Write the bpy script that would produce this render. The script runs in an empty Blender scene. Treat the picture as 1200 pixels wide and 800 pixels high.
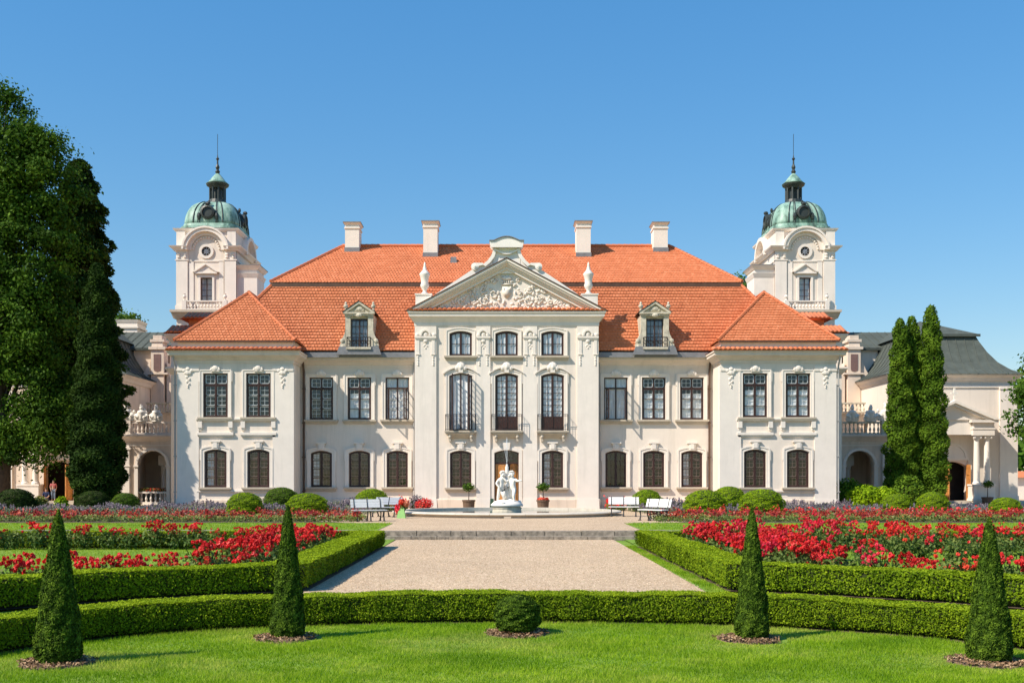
import bpy, math, random
import numpy as np
from mathutils import Vector, Matrix
R = math.radians
PI = math.pi
random.seed(7)
rng = np.random.default_rng(11)
scene = bpy.context.scene
COL = scene.collection

# ------------------------------------------------------------------ camera
CX, CZ = -0.233, 1.65
cam_d = bpy.data.cameras.new('camera'); cam = bpy.data.objects.new('camera', cam_d); COL.objects.link(cam)
cam.location = (CX, 0, CZ); cam.rotation_euler = (R(90), 0, 0)
cam_d.sensor_width = 36; cam_d.lens = 37.5
cam_d.shift_x = 11/1200; cam_d.shift_y = 163/1200
cam_d.clip_start = 0.1; cam_d.clip_end = 6000
scene.camera = cam

# ------------------------------------------------------------------ light
SUN_AZ, SUN_EL = 59.0, 45.0            # sun stands left of the facade's normal
sdir = Vector((-math.sin(R(SUN_AZ))*math.cos(R(SUN_EL)), -math.cos(R(SUN_AZ))*math.cos(R(SUN_EL)), math.sin(R(SUN_EL))))
world = bpy.data.worlds.new('World'); scene.world = world; world.use_nodes = True
wn = world.node_tree.nodes; wl = world.node_tree.links
sky = wn.new('ShaderNodeTexSky'); sky.sky_type = 'NISHITA'; sky.sun_disc = False
sky.sun_elevation = R(SUN_EL); sky.sun_rotation = math.atan2(sdir.x, sdir.y)
sky.altitude = 2000; sky.air_density = 2.0; sky.dust_density = 0.0; sky.ozone_density = 10.0   # deep summer blue
gm = wn.new('ShaderNodeGamma'); gm.inputs[1].default_value = 0.6; wl.new(sky.outputs[0], gm.inputs[0])
hs = wn.new('ShaderNodeHueSaturation'); hs.inputs['Saturation'].default_value = 1.50; hs.inputs['Hue'].default_value = 0.506; wl.new(gm.outputs[0], hs.inputs['Color'])
wl.new(hs.outputs[0], wn['Background'].inputs[0]); wn['Background'].inputs[1].default_value = 0.141
sd = bpy.data.lights.new('sun', 'SUN'); sd.energy = 3.25; sd.angle = R(0.53); sd.color = (1.0, 0.905, 0.775)
sun = bpy.data.objects.new('sun', sd); COL.objects.link(sun)
sun.rotation_euler = (-sdir).to_track_quat('-Z', 'Y').to_euler()
scene.view_settings.view_transform = 'Standard'; scene.view_settings.look = 'None'
scene.view_settings.exposure = 1.01; scene.view_settings.gamma = 1.0

# ------------------------------------------------------------------ materials
def new_mat(name):
    m = bpy.data.materials.new(name); m.use_nodes = True
    return m, m.node_tree.nodes, m.node_tree.links, m.node_tree.nodes['Principled BSDF']
def ramp(n, stops):
    r = n.new('ShaderNodeValToRGB'); e = r.color_ramp.elements
    while len(e) < len(stops): e.new(0.5)
    for k, (p, c) in enumerate(stops):
        e[k].position = p; e[k].color = (c[0], c[1], c[2], 1)
    return r
def noise(n, l, scale, detail=5, rough=0.6, vec=None):
    t = n.new('ShaderNodeTexNoise'); t.inputs['Scale'].default_value = scale
    t.inputs['Detail'].default_value = detail; t.inputs['Roughness'].default_value = rough
    if vec is not None: l.new(vec, t.inputs['Vector'])
    return t
def geo_pos(n):
    return n.new('ShaderNodeNewGeometry').outputs['Position']
def scaled(n, l, vec, s):
    m = n.new('ShaderNodeVectorMath'); m.operation = 'MULTIPLY'; l.new(vec, m.inputs[0]); m.inputs[1].default_value = s
    return m.outputs[0]
def mixc(n, l, fac, a, b, mode='MIX'):
    m = n.new('ShaderNodeMix'); m.data_type = 'RGBA'; m.blend_type = mode
    if isinstance(fac, (int, float)): m.inputs[0].default_value = fac
    else: l.new(fac, m.inputs[0])
    for s, v in ((6, a), (7, b)):
        if isinstance(v, tuple): m.inputs[s].default_value = (v[0], v[1], v[2], 1)
        else: l.new(v, m.inputs[s])
    return m.outputs[2]
def bump(n, l, bs, h, strength, dist=0.02):
    b = n.new('ShaderNodeBump'); b.inputs['Strength'].default_value = strength; b.inputs['Distance'].default_value = dist
    l.new(h, b.inputs['Height']); l.new(b.outputs[0], bs.inputs['Normal'])
def mat_noisy(name, c, var=0.15, scale=3.0, rough=0.8, fine=40.0, bmp=0.15, metal=0.0, spec=0.3, streak=None, streak_amt=0.35):
    m, n, l, bs = new_mat(name)
    p = geo_pos(n)
    a = noise(n, l, scale, 6, 0.65, p)
    lo = tuple(x*(1-var) for x in c); hi = tuple(min(1, x*(1+var)) for x in c)
    r = ramp(n, [(0.3, lo), (0.7, hi)]); l.new(a.outputs[0], r.inputs[0])
    out = r.outputs[0]
    if streak:
        sv = noise(n, l, 1.0, 5, 0.7, scaled(n, l, p, (2.2, 2.2, 0.22)))
        rr = ramp(n, [(0.52, (0, 0, 0)), (0.72, (1, 1, 1))]); l.new(sv.outputs[0], rr.inputs[0])
        mm = n.new('ShaderNodeMath'); mm.operation = 'MULTIPLY'; l.new(rr.outputs[0], mm.inputs[0]); mm.inputs[1].default_value = streak_amt
        out = mixc(n, l, mm.outputs[0], out, streak)
    l.new(out, bs.inputs['Base Color'])
    bs.inputs['Roughness'].default_value = rough; bs.inputs['Metallic'].default_value = metal
    bs.inputs['Specular IOR Level'].default_value = spec
    if bmp:
        f = noise(n, l, fine, 4, 0.6, p); bump(n, l, bs, f.outputs[0], bmp)
    return m
def leaf_mat(name, dark, mid, light, trans=0.25, rough=0.5, patch=1.2, spec=0.35):
    m, n, l, bs = new_mat(name)
    at = n.new('ShaderNodeAttribute'); at.attribute_name = 'tint'
    r = ramp(n, [(0.0, dark), (0.5, mid), (1.0, light)]); l.new(at.outputs['Fac'], r.inputs[0])
    pn = noise(n, l, patch, 3, 0.6, geo_pos(n))
    pr = ramp(n, [(0.3, (0.72, 0.78, 0.7)), (0.7, (1.2, 1.12, 1.0))]); l.new(pn.outputs[0], pr.inputs[0])
    c = mixc(n, l, 1.0, r.outputs[0], pr.outputs[0], 'MULTIPLY')
    l.new(c, bs.inputs['Base Color']); bs.inputs['Roughness'].default_value = rough
    bs.inputs['Specular IOR Level'].default_value = spec
    tr = n.new('ShaderNodeBsdfTranslucent'); l.new(c, tr.inputs[0])
    mx = n.new('ShaderNodeMixShader'); mx.inputs[0].default_value = trans
    l.new(bs.outputs[0], mx.inputs[1]); l.new(tr.outputs[0], mx.inputs[2])
    l.new(mx.outputs[0], n['Material Output'].inputs[0])
    return m

M = {}
M['plaster'] = mat_noisy('plaster_cream', (0.755, 0.662, 0.567), 0.055, 0.5, 0.9, 60, 0.06, streak=(0.52, 0.455, 0.37), streak_amt=0.42)
M['plaster2'] = mat_noisy('plaster_cream_lower', (0.74, 0.61, 0.49), 0.10, 0.6, 0.9, 60, 0.08, streak=(0.42, 0.33, 0.23), streak_amt=0.5)
M['trim'] = mat_noisy('trim_white', (0.80, 0.72, 0.635), 0.05, 1.2, 0.85, 70, 0.05, streak=(0.58, 0.53, 0.45), streak_amt=0.35)
M['trim_lit'] = mat_noisy('gable_white_lit', (0.87, 0.81, 0.74), 0.04, 1.2, 0.85, 70, 0.05, streak=(0.66, 0.60, 0.52), streak_amt=0.3)  # trim colour lightened so the gable looks more sunlit
M['cornice'] = mat_noisy('cornice_paint', (0.75, 0.645, 0.55), 0.07, 1.0, 0.85, 60, 0.05, streak=(0.48, 0.42, 0.33), streak_amt=0.4)
M['sillstone'] = mat_noisy('sill_stone', (0.50, 0.43, 0.34), 0.12, 3, 0.85, 50, 0.1)
M['stone_old'] = mat_noisy('weathered_stone', (0.56, 0.50, 0.39), 0.25, 4, 0.9, 40, 0.2, streak=(0.15, 0.13, 0.10), streak_amt=0.6)
M['stone_step'] = mat_noisy('step_stone', (0.27, 0.23, 0.18), 0.5, 6, 0.95, 30, 0.5, streak=(0.10, 0.09, 0.06), streak_amt=0.5)
M['white_stone'] = mat_noisy('white_statue_stone', (0.82, 0.765, 0.68), 0.05, 5, 0.7, 50, 0.08, streak=(0.55, 0.53, 0.48), streak_amt=0.3)
M['rim_stone'] = mat_noisy('basin_stone', (0.60, 0.535, 0.44), 0.12, 3, 0.8, 40, 0.15, streak=(0.45, 0.38, 0.30), streak_amt=0.4)
M['dark_wood'] = mat_noisy('window_dark_brown', (0.048, 0.021, 0.017), 0.25, 6, 0.45, 60, 0.05, spec=0.4)
M['door_wood'] = mat_noisy('door_oak', (0.56, 0.24, 0.065), 0.25, 5, 0.5, 40, 0.08, spec=0.4)
M['brown_sash'] = mat_noisy('faded_brown_sash', (0.20, 0.125, 0.11), 0.15, 6, 0.6, 40, 0.03)
M['white_paint'] = mat_noisy('white_paint', (0.74, 0.73, 0.70), 0.05, 5, 0.5, 40, 0.02, spec=0.4)
M['grey_paint'] = mat_noisy('grey_blue_paint', (0.26, 0.29, 0.34), 0.08, 5, 0.5, 40, 0.02, spec=0.4)
M['iron'] = mat_noisy('black_iron', (0.018, 0.017, 0.017), 0.2, 8, 0.45, 60, 0.05, spec=0.5)
M['pipe'] = mat_noisy('brown_pipe', (0.10, 0.055, 0.035), 0.2, 3, 0.5, 40, 0.03, spec=0.4)
M['pipe_grey'] = mat_noisy('grey_pipe', (0.40, 0.38, 0.36), 0.1, 3, 0.5, 40, 0.03, spec=0.4)
M['zinc'] = mat_noisy('zinc_flashing', (0.20, 0.20, 0.21), 0.2, 3, 0.5, 30, 0.05, spec=0.5)
M['zinc_roof'] = mat_noisy('grey_green_metal_roof', (0.085, 0.098, 0.085), 0.2, 2, 0.8, 30, 0.05, spec=0.2, streak=(0.055, 0.064, 0.056))
M['mulch'] = mat_noisy('bark_mulch', (0.16, 0.10, 0.065), 0.5, 25, 0.95, 60, 0.6)
M['earth'] = mat_noisy('bed_earth', (0.10, 0.07, 0.045), 0.3, 6, 0.95, 40, 0.5)
M['bark'] = mat_noisy('bark', (0.075, 0.055, 0.04), 0.35, 6, 0.95, 30, 0.6)
M['pot'] = mat_noisy('terracotta_brown_pot', (0.14, 0.09, 0.06), 0.2, 8, 0.8, 50, 0.1)
M['dark_room'] = mat_noisy('dim_room', (0.05, 0.042, 0.036), 0.2, 1, 0.9, 20, 0.0)  # near-black base colour replaces the dimness of the rooms
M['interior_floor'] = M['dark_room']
M['skin'] = mat_noisy('skin', (0.55, 0.33, 0.24), 0.05, 8, 0.6, 50, 0.0)
M['pink_cloth'] = mat_noisy('pink_cloth', (0.60, 0.17, 0.17), 0.1, 8, 0.8, 50, 0.05)
M['denim'] = mat_noisy('pale_denim', (0.20, 0.25, 0.34), 0.15, 8, 0.8, 50, 0.05)
M['navy'] = mat_noisy('navy_cloth', (0.02, 0.03, 0.085), 0.15, 8, 0.8, 50, 0.05)
M['pale_cloth'] = mat_noisy('pale_blue_cloth', (0.50, 0.56, 0.62), 0.1, 8, 0.8, 50, 0.05)
M['hair'] = mat_noisy('dark_hair', (0.03, 0.02, 0.014), 0.2, 12, 0.6, 50, 0.05)
M['pale_green'] = mat_noisy('pale_green_paint', (0.30, 0.55, 0.18), 0.08, 5, 0.5, 40, 0.02)
M['board'] = mat_noisy('dark_green_board', (0.03, 0.07, 0.04), 0.15, 5, 0.6, 40, 0.02)
M['red_niche'] = mat_noisy('dusky_red_shutter', (0.20, 0.12, 0.105), 0.15, 5, 0.7, 40, 0.02)

def mk_tile():
    m, n, l, bs = new_mat('orange_clay_tile')
    at = n.new('ShaderNodeAttribute'); at.attribute_name = 'tint'
    r = ramp(n, [(0.0, (0.55, 0.165, 0.070)), (0.5, (0.64, 0.205, 0.090)), (1.0, (0.72, 0.25, 0.12))]); l.new(at.outputs['Fac'], r.inputs[0])
    p = geo_pos(n); a = noise(n, l, 0.55, 5, 0.6, p)
    rr = ramp(n, [(0.3, (0.93, 0.92, 0.92)), (0.7, (1.05, 1.05, 1.05))]); l.new(a.outputs[0], rr.inputs[0])
    c = mixc(n, l, 1.0, r.outputs[0], rr.outputs[0], 'MULTIPLY'); l.new(c, bs.inputs['Base Color'])
    bs.inputs['Roughness'].default_value = 0.75; bs.inputs['Specular IOR Level'].default_value = 0.25
    f = noise(n, l, 30, 3, 0.6, p); bump(n, l, bs, f.outputs[0], 0.15)
    return m
M['tile'] = mk_tile()
def mk_copper():
    m, n, l, bs = new_mat('verdigris_copper')
    p = geo_pos(n)
    a = noise(n, l, 1.0, 6, 0.7, scaled(n, l, p, (1.6, 1.6, 0.5)))
    r = ramp(n, [(0.30, (0.03, 0.042, 0.036)), (0.41, (0.11, 0.20, 0.15)), (0.52, (0.24, 0.39, 0.31)), (0.68, (0.42, 0.55, 0.46))]); l.new(a.outputs[0], r.inputs[0])
    l.new(r.outputs[0], bs.inputs['Base Color']); bs.inputs['Roughness'].default_value = 0.55
    f = noise(n, l, 14, 4, 0.6, p); bump(n, l, bs, f.outputs[0], 0.2)
    return m
M['copper'] = mk_copper()
M['copper_dark'] = mat_noisy('dark_copper', (0.028, 0.035, 0.031), 0.45, 4, 0.5, 30, 0.1, spec=0.5)
def mk_glass():
    m, n, l, bs = new_mat('window_glass')
    tr = n.new('ShaderNodeBsdfTransparent'); tr.inputs[0].default_value = (0.93, 0.95, 0.96, 1)
    gl = n.new('ShaderNodeBsdfGlossy'); gl.inputs['Roughness'].default_value = 0.04
    nz = noise(n, l, 1.6, 2, 0.5, geo_pos(n)); b = n.new('ShaderNodeBump'); b.inputs['Strength'].default_value = 0.08; b.inputs['Distance'].default_value = 0.1
    l.new(nz.outputs[0], b.inputs['Height']); l.new(b.outputs[0], gl.inputs['Normal'])
    lw = n.new('ShaderNodeLayerWeight'); pw = n.new('ShaderNodeMath'); pw.operation = 'POWER'; l.new(lw.outputs['Facing'], pw.inputs[0]); pw.inputs[1].default_value = 3.0
    fr = n.new('ShaderNodeMath'); fr.operation = 'MULTIPLY_ADD'; l.new(pw.outputs[0], fr.inputs[0]); fr.inputs[1].default_value = 0.6; fr.inputs[2].default_value = 0.085
    mx = n.new('ShaderNodeMixShader'); l.new(fr.outputs[0], mx.inputs[0]); l.new(tr.outputs[0], mx.inputs[1]); l.new(gl.outputs[0], mx.inputs[2])
    l.new(mx.outputs[0], n['Material Output'].inputs[0])
    return m
M['glass'] = mk_glass()
def mk_curtain():
    m, n, l, bs = new_mat('white_lace_curtain')
    p = geo_pos(n)
    w = n.new('ShaderNodeTexNoise'); w.inputs['Scale'].default_value = 9; l.new(scaled(n, l, p, (1, 1, 0.12)), w.inputs['Vector'])
    r = ramp(n, [(0.35, (0.62, 0.63, 0.66)), (0.65, (0.90, 0.90, 0.90))]); l.new(w.outputs[0], r.inputs[0])
    l.new(r.outputs[0], bs.inputs['Base Color']); bs.inputs['Roughness'].default_value = 0.9
    return m
M['curtain'] = mk_curtain()
def mk_water():
    m, n, l, bs = new_mat('basin_water')
    bs.inputs['Base Color'].default_value = (0.10, 0.14, 0.13, 1); bs.inputs['Roughness'].default_value = 0.06
    f = noise(n, l, 5, 4, 0.6, geo_pos(n)); bump(n, l, bs, f.outputs[0], 0.08, 0.02)
    return m
M['water'] = mk_water()
def mk_spray():
    m, n, l, bs = new_mat('falling_water')
    bs.inputs['Base Color'].default_value = (0.92, 0.95, 0.97, 1); bs.inputs['Roughness'].default_value = 0.15
    tr = n.new('ShaderNodeBsdfTransparent'); mx = n.new('ShaderNodeMixShader'); mx.inputs[0].default_value = 0.32
    l.new(tr.outputs[0], mx.inputs[1]); l.new(bs.outputs[0], mx.inputs[2]); l.new(mx.outputs[0], n['Material Output'].inputs[0])
    return m
M['spray'] = mk_spray()
def mk_gravel():
    m, n, l, bs = new_mat('pale_gravel')
    p = geo_pos(n)
    v = n.new('ShaderNodeTexVoronoi'); v.inputs['Scale'].default_value = 52; l.new(p, v.inputs['Vector'])
    rc = ramp(n, [(0.0, (0.32, 0.21, 0.12)), (0.35, (0.52, 0.375, 0.235)), (0.7, (0.65, 0.48, 0.32)), (1.0, (0.82, 0.66, 0.47))])
    sep = n.new('ShaderNodeSeparateColor'); l.new(v.outputs['Color'], sep.inputs[0]); l.new(sep.outputs[0], rc.inputs[0])
    v2 = n.new('ShaderNodeTexVoronoi'); v2.inputs['Scale'].default_value = 17; l.new(p, v2.inputs['Vector'])
    sep2 = n.new('ShaderNodeSeparateColor'); l.new(v2.outputs['Color'], sep2.inputs[0])
    r2 = ramp(n, [(0.0, (0.84, 0.83, 0.82)), (1.0, (1.10, 1.10, 1.10))]); l.new(sep2.outputs[1], r2.inputs[0])
    c = mixc(n, l, 1.0, rc.outputs[0], r2.outputs[0], 'MULTIPLY')
    big = noise(n, l, 0.35, 5, 0.65, p); br = ramp(n, [(0.3, (0.90, 0.88, 0.86)), (0.7, (1.07, 1.06, 1.04))]); l.new(big.outputs[0], br.inputs[0])
    c = mixc(n, l, 1.0, c, br.outputs[0], 'MULTIPLY')
    l.new(c, bs.inputs['Base Color']); bs.inputs['Roughness'].default_value = 0.95
    bump(n, l, bs, v.outputs['Distance'], 0.5, 0.03)
    return m
M['gravel'] = mk_gravel()
M['pebble'] = mat_noisy('pebble', (0.50, 0.40, 0.31), 0.35, 30, 0.9, 60, 0.1)
def mk_lawn():
    m, n, l, bs = new_mat('lawn_turf')
    p = geo_pos(n)
    a = noise(n, l, 1.3, 8, 0.75, p)
    r = ramp(n, [(0.32, (0.125, 0.245, 0.014)), (0.5, (0.19, 0.32, 0.018)), (0.72, (0.30, 0.37, 0.05))]); l.new(a.outputs[0], r.inputs[0])
    b = noise(n, l, 45, 4, 0.7, p); rb = ramp(n, [(0.3, (0.6, 0.62, 0.6)), (0.7, (1.3, 1.25, 1.2))]); l.new(b.outputs[0], rb.inputs[0])
    c = mixc(n, l, 1.0, r.outputs[0], rb.outputs[0], 'MULTIPLY'); l.new(c, bs.inputs['Base Color'])
    bs.inputs['Roughness'].default_value = 0.85; bump(n, l, bs, b.outputs[0], 0.6, 0.04)
    return m
M['lawn'] = mk_lawn()
M['blade'] = leaf_mat('grass_blade', (0.1760, 0.3315, 0.0100), (0.3036, 0.4641, 0.0200), (0.4752, 0.5304, 0.1100), 0.45, 0.6, 0.9, 0.1)
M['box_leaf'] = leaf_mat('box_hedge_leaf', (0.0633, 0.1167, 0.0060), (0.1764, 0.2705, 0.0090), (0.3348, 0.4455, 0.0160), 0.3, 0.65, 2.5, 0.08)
M['ball_leaf'] = leaf_mat('bright_box_leaf', (0.1353, 0.2380, 0.0070), (0.2435, 0.3786, 0.0100), (0.3608, 0.5084, 0.0200), 0.3, 0.65, 2.5, 0.08)
M['yew_leaf'] = leaf_mat('yew_needle', (0.0158, 0.0371, 0.0050), (0.0570, 0.1050, 0.0100), (0.1584, 0.2521, 0.0240), 0.1, 0.65, 5.0, 0.05)
M['thuja_leaf'] = leaf_mat('thuja_spray', (0.0406, 0.0883, 0.0080), (0.0949, 0.1764, 0.0150), (0.1742, 0.2822, 0.0260), 0.25, 0.65, 0.9, 0.06)
M['shaded_conifer'] = leaf_mat('shaded_conifer_spray', (0.0097, 0.0238, 0.0050), (0.0229, 0.0491, 0.0080), (0.0507, 0.0950, 0.0130), 0.15, 0.65, 0.4, 0.05)  # leaf colour darkened to stand in for shade from trees out of view
M['oak_leaf'] = leaf_mat('broad_leaf', (0.0202, 0.0508, 0.0070), (0.0568, 0.1226, 0.0120), (0.1450, 0.2616, 0.0220), 0.3, 0.6, 0.3, 0.08)
M['tree_leaf'] = leaf_mat('park_tree_leaf', (0.0315, 0.0825, 0.0100), (0.0720, 0.1540, 0.0160), (0.1350, 0.2310, 0.0300), 0.3, 0.6, 0.5, .1)
M['rose_leaf'] = leaf_mat('rose_leaf', (0.035, 0.080, 0.020), (0.085, 0.150, 0.035), (0.20, 0.24, 0.06), 0.25, 0.5, 3, .15)
M['core'] = mat_noisy('twig_core', (0.035, 0.045, 0.012), 0.5, 14, 0.95, 40, 0.3)
M['rose_red'] = leaf_mat('rose_petal_red', (0.52, 0.010, 0.014), (0.80, 0.028, 0.034), (0.88, 0.11, 0.09), 0.3, 0.5, 2)
M['rose_pink'] = leaf_mat('rose_petal_crimson', (0.52, 0.008, 0.030), (0.80, 0.024, 0.070), (0.88, 0.10, 0.15), 0.3, 0.5, 2)
M['rose_orange'] = leaf_mat('rose_petal_scarlet', (0.46, 0.020, 0.010), (0.76, 0.060, 0.030), (0.84, 0.18, 0.08), 0.3, 0.5, 2)
M['salvia'] = leaf_mat('dark_red_bedding', (0.16, 0.008, 0.010), (0.34, 0.018, 0.016), (0.50, 0.08, 0.03), 0.25, 0.5, 1.3)
M['bed_leaf'] = leaf_mat('bedding_leaf', (0.06, 0.11, 0.018), (0.16, 0.21, 0.04), (0.38, 0.35, 0.09), 0.25, 0.5, 1.5)
M['lavender'] = leaf_mat('lavender_flower', (0.12, 0.105, 0.135), (0.185, 0.155, 0.20), (0.28, 0.22, 0.285), 0.2, 0.6, 0.8)
M['lavender_leaf'] = leaf_mat('lavender_leaf', (0.07, 0.10, 0.055), (0.14, 0.175, 0.095), (0.24, 0.26, 0.15), 0.2, 0.6, 1.2)

# ------------------------------------------------------------------ object helpers
def props(o, label=None, cat=None, group=None, kind=None):
    if label: o['label'] = label
    if cat: o['category'] = cat
    if group: o['group'] = group
    if kind: o['kind'] = kind
    return o
def empty(name, loc, label=None, cat=None, group=None, rz=0.0):
    o = bpy.data.objects.new(name, None); COL.objects.link(o); o.location = loc; o.rotation_euler = (0, 0, rz)
    o.empty_display_size = 0.3
    return props(o, label, cat, group)
def adopt(o, parent, world_coords=True):
    o.parent = parent
    if world_coords:                       # the mesh is written in world coordinates
        off = Vector((0, 0, 0)); p = parent
        while p is not None: off += p.location; p = p.parent
        o.location = -off
    return o
def copy_tree(o, parent=None):
    c = o.copy(); COL.objects.link(c)
    if parent is not None: c.parent = parent
    for ch in list(o.children): copy_tree(ch, c)
    return c
class MB:
    def __init__(s, sx=1): s.v = []; s.f = []; s.mi = []; s.cur = 0; s.sx = sx
    def V(s, p): s.v.append((p[0]*s.sx, p[1], p[2])); return len(s.v)-1
    def poly(s, pts):
        s.f.append([s.V(p) for p in pts]); s.mi.append(s.cur)
    def quad(s, a, b, c, d): s.poly((a, b, c, d))
    def box(s, x0, x1, y0, y1, z0, z1):
        i = [s.V(p) for p in ((x0,y0,z0),(x1,y0,z0),(x1,y1,z0),(x0,y1,z0),(x0,y0,z1),(x1,y0,z1),(x1,y1,z1),(x0,y1,z1))]
        for f in ((0,1,5,4),(1,2,6,5),(2,3,7,6),(3,0,4,7),(4,5,6,7),(3,2,1,0)):
            s.f.append([i[k] for k in f]); s.mi.append(s.cur)
        return s
    def frustum(s, x0, x1, y0, y1, z0, z1, e0=0, e1=0):
        i = [s.V(p) for p in ((x0-e0,y0-e0,z0),(x1+e0,y0-e0,z0),(x1+e0,y1+e0,z0),(x0-e0,y1+e0,z0),(x0-e1,y0-e1,z1),(x1+e1,y0-e1,z1),(x1+e1,y1+e1,z1),(x0-e1,y1+e1,z1))]
        for f in ((0,1,5,4),(1,2,6,5),(2,3,7,6),(3,0,4,7),(4,5,6,7),(3,2,1,0)):
            s.f.append([i[k] for k in f]); s.mi.append(s.cur)
        return s
    def prism(s, pts, y0, y1):             # (x, z) outline, given thickness in y
        n = len(pts); a = [s.V((p[0], y0, p[1])) for p in pts]; b = [s.V((p[0], y1, p[1])) for p in pts]
        s.f.append(a); s.mi.append(s.cur); s.f.append(b[::-1]); s.mi.append(s.cur)
        for k in range(n):
            j = (k+1) % n; s.f.append([a[k], b[k], b[j], a[j]]); s.mi.append(s.cur)
        return s
    def ring(s, A, B, y0, y1, closed=True):  # band between outlines A (outer) and B (inner)
        n = len(A)
        a0 = [s.V((p[0], y0, p[1])) for p in A]; b0 = [s.V((p[0], y0, p[1])) for p in B]
        a1 = [s.V((p[0], y1, p[1])) for p in A]; b1 = [s.V((p[0], y1, p[1])) for p in B]
        for k in range(n if closed else n-1):
            j = (k+1) % n
            for f in ((a0[k],a0[j],b0[j],b0[k]), (a1[j],a1[k],b1[k],b1[j]), (a0[j],a0[k],a1[k],a1[j]), (b0[k],b0[j],b1[j],b1[k])):
                s.f.append(list(f)); s.mi.append(s.cur)
        if not closed:
            for k in (0, n-1): s.f.append([a0[k], b0[k], b1[k], a1[k]]); s.mi.append(s.cur)
        return s
    def lathe(s, prof, cx, cy, z0=0, n=12, shape=None, a0=0, ysc=1.0):
        rows = []
        for r, z in prof:
            row = []
            for k in range(n):
                t = a0+2*PI*k/n; q = r*(shape(t) if shape else 1)
                row.append(s.V((cx+q*math.cos(t), cy+q*math.sin(t)*ysc, z0+z)))
            rows.append(row)
        for a, b in zip(rows[:-1], rows[1:]):
            for k in range(n):
                j = (k+1) % n; s.f.append([a[k], a[j], b[j], b[k]]); s.mi.append(s.cur)
        s.f.append(rows[0][::-1]); s.mi.append(s.cur); s.f.append(rows[-1]); s.mi.append(s.cur)
        return s
    def tube(s, pts, r, n=6):
        pts = [Vector(p) for p in pts]; rows = []
        rr = r if isinstance(r, (list, tuple)) else [r]*len(pts)
        for k, p in enumerate(pts):
            d = (pts[min(k+1, len(pts)-1)]-pts[max(k-1, 0)])
            if d.length < 1e-9: d = Vector((0, 0, 1))
            d.normalize(); up = Vector((0, 0, 1)) if abs(d.z) < 0.9 else Vector((1, 0, 0))
            a = d.cross(up).normalized(); b = d.cross(a)
            rows.append([s.V(p+rr[k]*(math.cos(2*PI*q/n)*a+math.sin(2*PI*q/n)*b)) for q in range(n)])
        for a, b in zip(rows[:-1], rows[1:]):
            for k in range(n):
                j = (k+1) % n; s.f.append([a[k], a[j], b[j], b[k]]); s.mi.append(s.cur)
        s.f.append(rows[0][::-1]); s.mi.append(s.cur); s.f.append(rows[-1]); s.mi.append(s.cur)
        return s
    def ball(s, c, rx, ry=None, rz=None, n=8, m=5):
        ry = ry or rx; rz = rz or rx; rows = []
        for i in range(1, m):
            t = PI*i/m
            rows.append([s.V((c[0]+rx*math.sin(t)*math.cos(2*PI*k/n), c[1]+ry*math.sin(t)*math.sin(2*PI*k/n), c[2]-rz*math.cos(t))) for k in range(n)])
        b = s.V((c[0], c[1], c[2]-rz)); tp = s.V((c[0], c[1], c[2]+rz))
        for k in range(n):
            j = (k+1) % n
            s.f.append([b, rows[0][j], rows[0][k]]); s.mi.append(s.cur)
            s.f.append([tp, rows[-1][k], rows[-1][j]]); s.mi.append(s.cur)
            for a, c2 in zip(rows[:-1], rows[1:]): s.f.append([a[k], a[j], c2[j], c2[k]]); s.mi.append(s.cur)
        return s
    def sweep(s, path, prof):              # moulding: profile of (outward, z) along a plan path, mitred
        n = len(path); rows = []
        for k in range(n):
            p = Vector(path[k]).to_2d()
            d1 = (p-Vector(path[k-1]).to_2d()).normalized() if k else None
            d2 = (Vector(path[k+1]).to_2d()-p).normalized() if k < n-1 else None
            d1 = d1 or d2; d2 = d2 or d1
            n1 = Vector((d1.y, -d1.x)); n2 = Vector((d2.y, -d2.x)); m = (n1+n2)/(1+n1.dot(n2))
            rows.append([s.V((p.x+m.x*o, p.y+m.y*o, z)) for o, z in prof])
        for a, b in zip(rows[:-1], rows[1:]):
            for k in range(len(prof)-1): s.f.append([a[k], b[k], b[k+1], a[k+1]]); s.mi.append(s.cur)
        s.f.append(rows[0]); s.mi.append(s.cur); s.f.append(rows[-1][::-1]); s.mi.append(s.cur)
        return s
    def mesh(s, name, mats, smooth=False):
        me = bpy.data.meshes.new(name); me.from_pydata(s.v, [], s.f)
        if not isinstance(mats, (list, tuple)): mats = [mats]
        for m in mats: me.materials.append(M[m] if isinstance(m, str) else m)
        if len(mats) > 1: me.polygons.foreach_set('material_index', s.mi)
        if smooth: me.polygons.foreach_set('use_smooth', [True]*len(s.f))
        import bmesh
        bm = bmesh.new(); bm.from_mesh(me)
        if smooth: bmesh.ops.remove_doubles(bm, verts=bm.verts, dist=1e-5)
        bmesh.ops.recalc_face_normals(bm, faces=bm.faces); bm.to_mesh(me); bm.free()
        me.update(); return me
    def build(s, name, mats, parent=None, smooth=False, local=False, **kw):
        o = bpy.data.objects.new(name, s.mesh(name, mats, smooth)); COL.objects.link(o)
        if parent is not None: adopt(o, parent, not local)
        return props(o, **kw)
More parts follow.
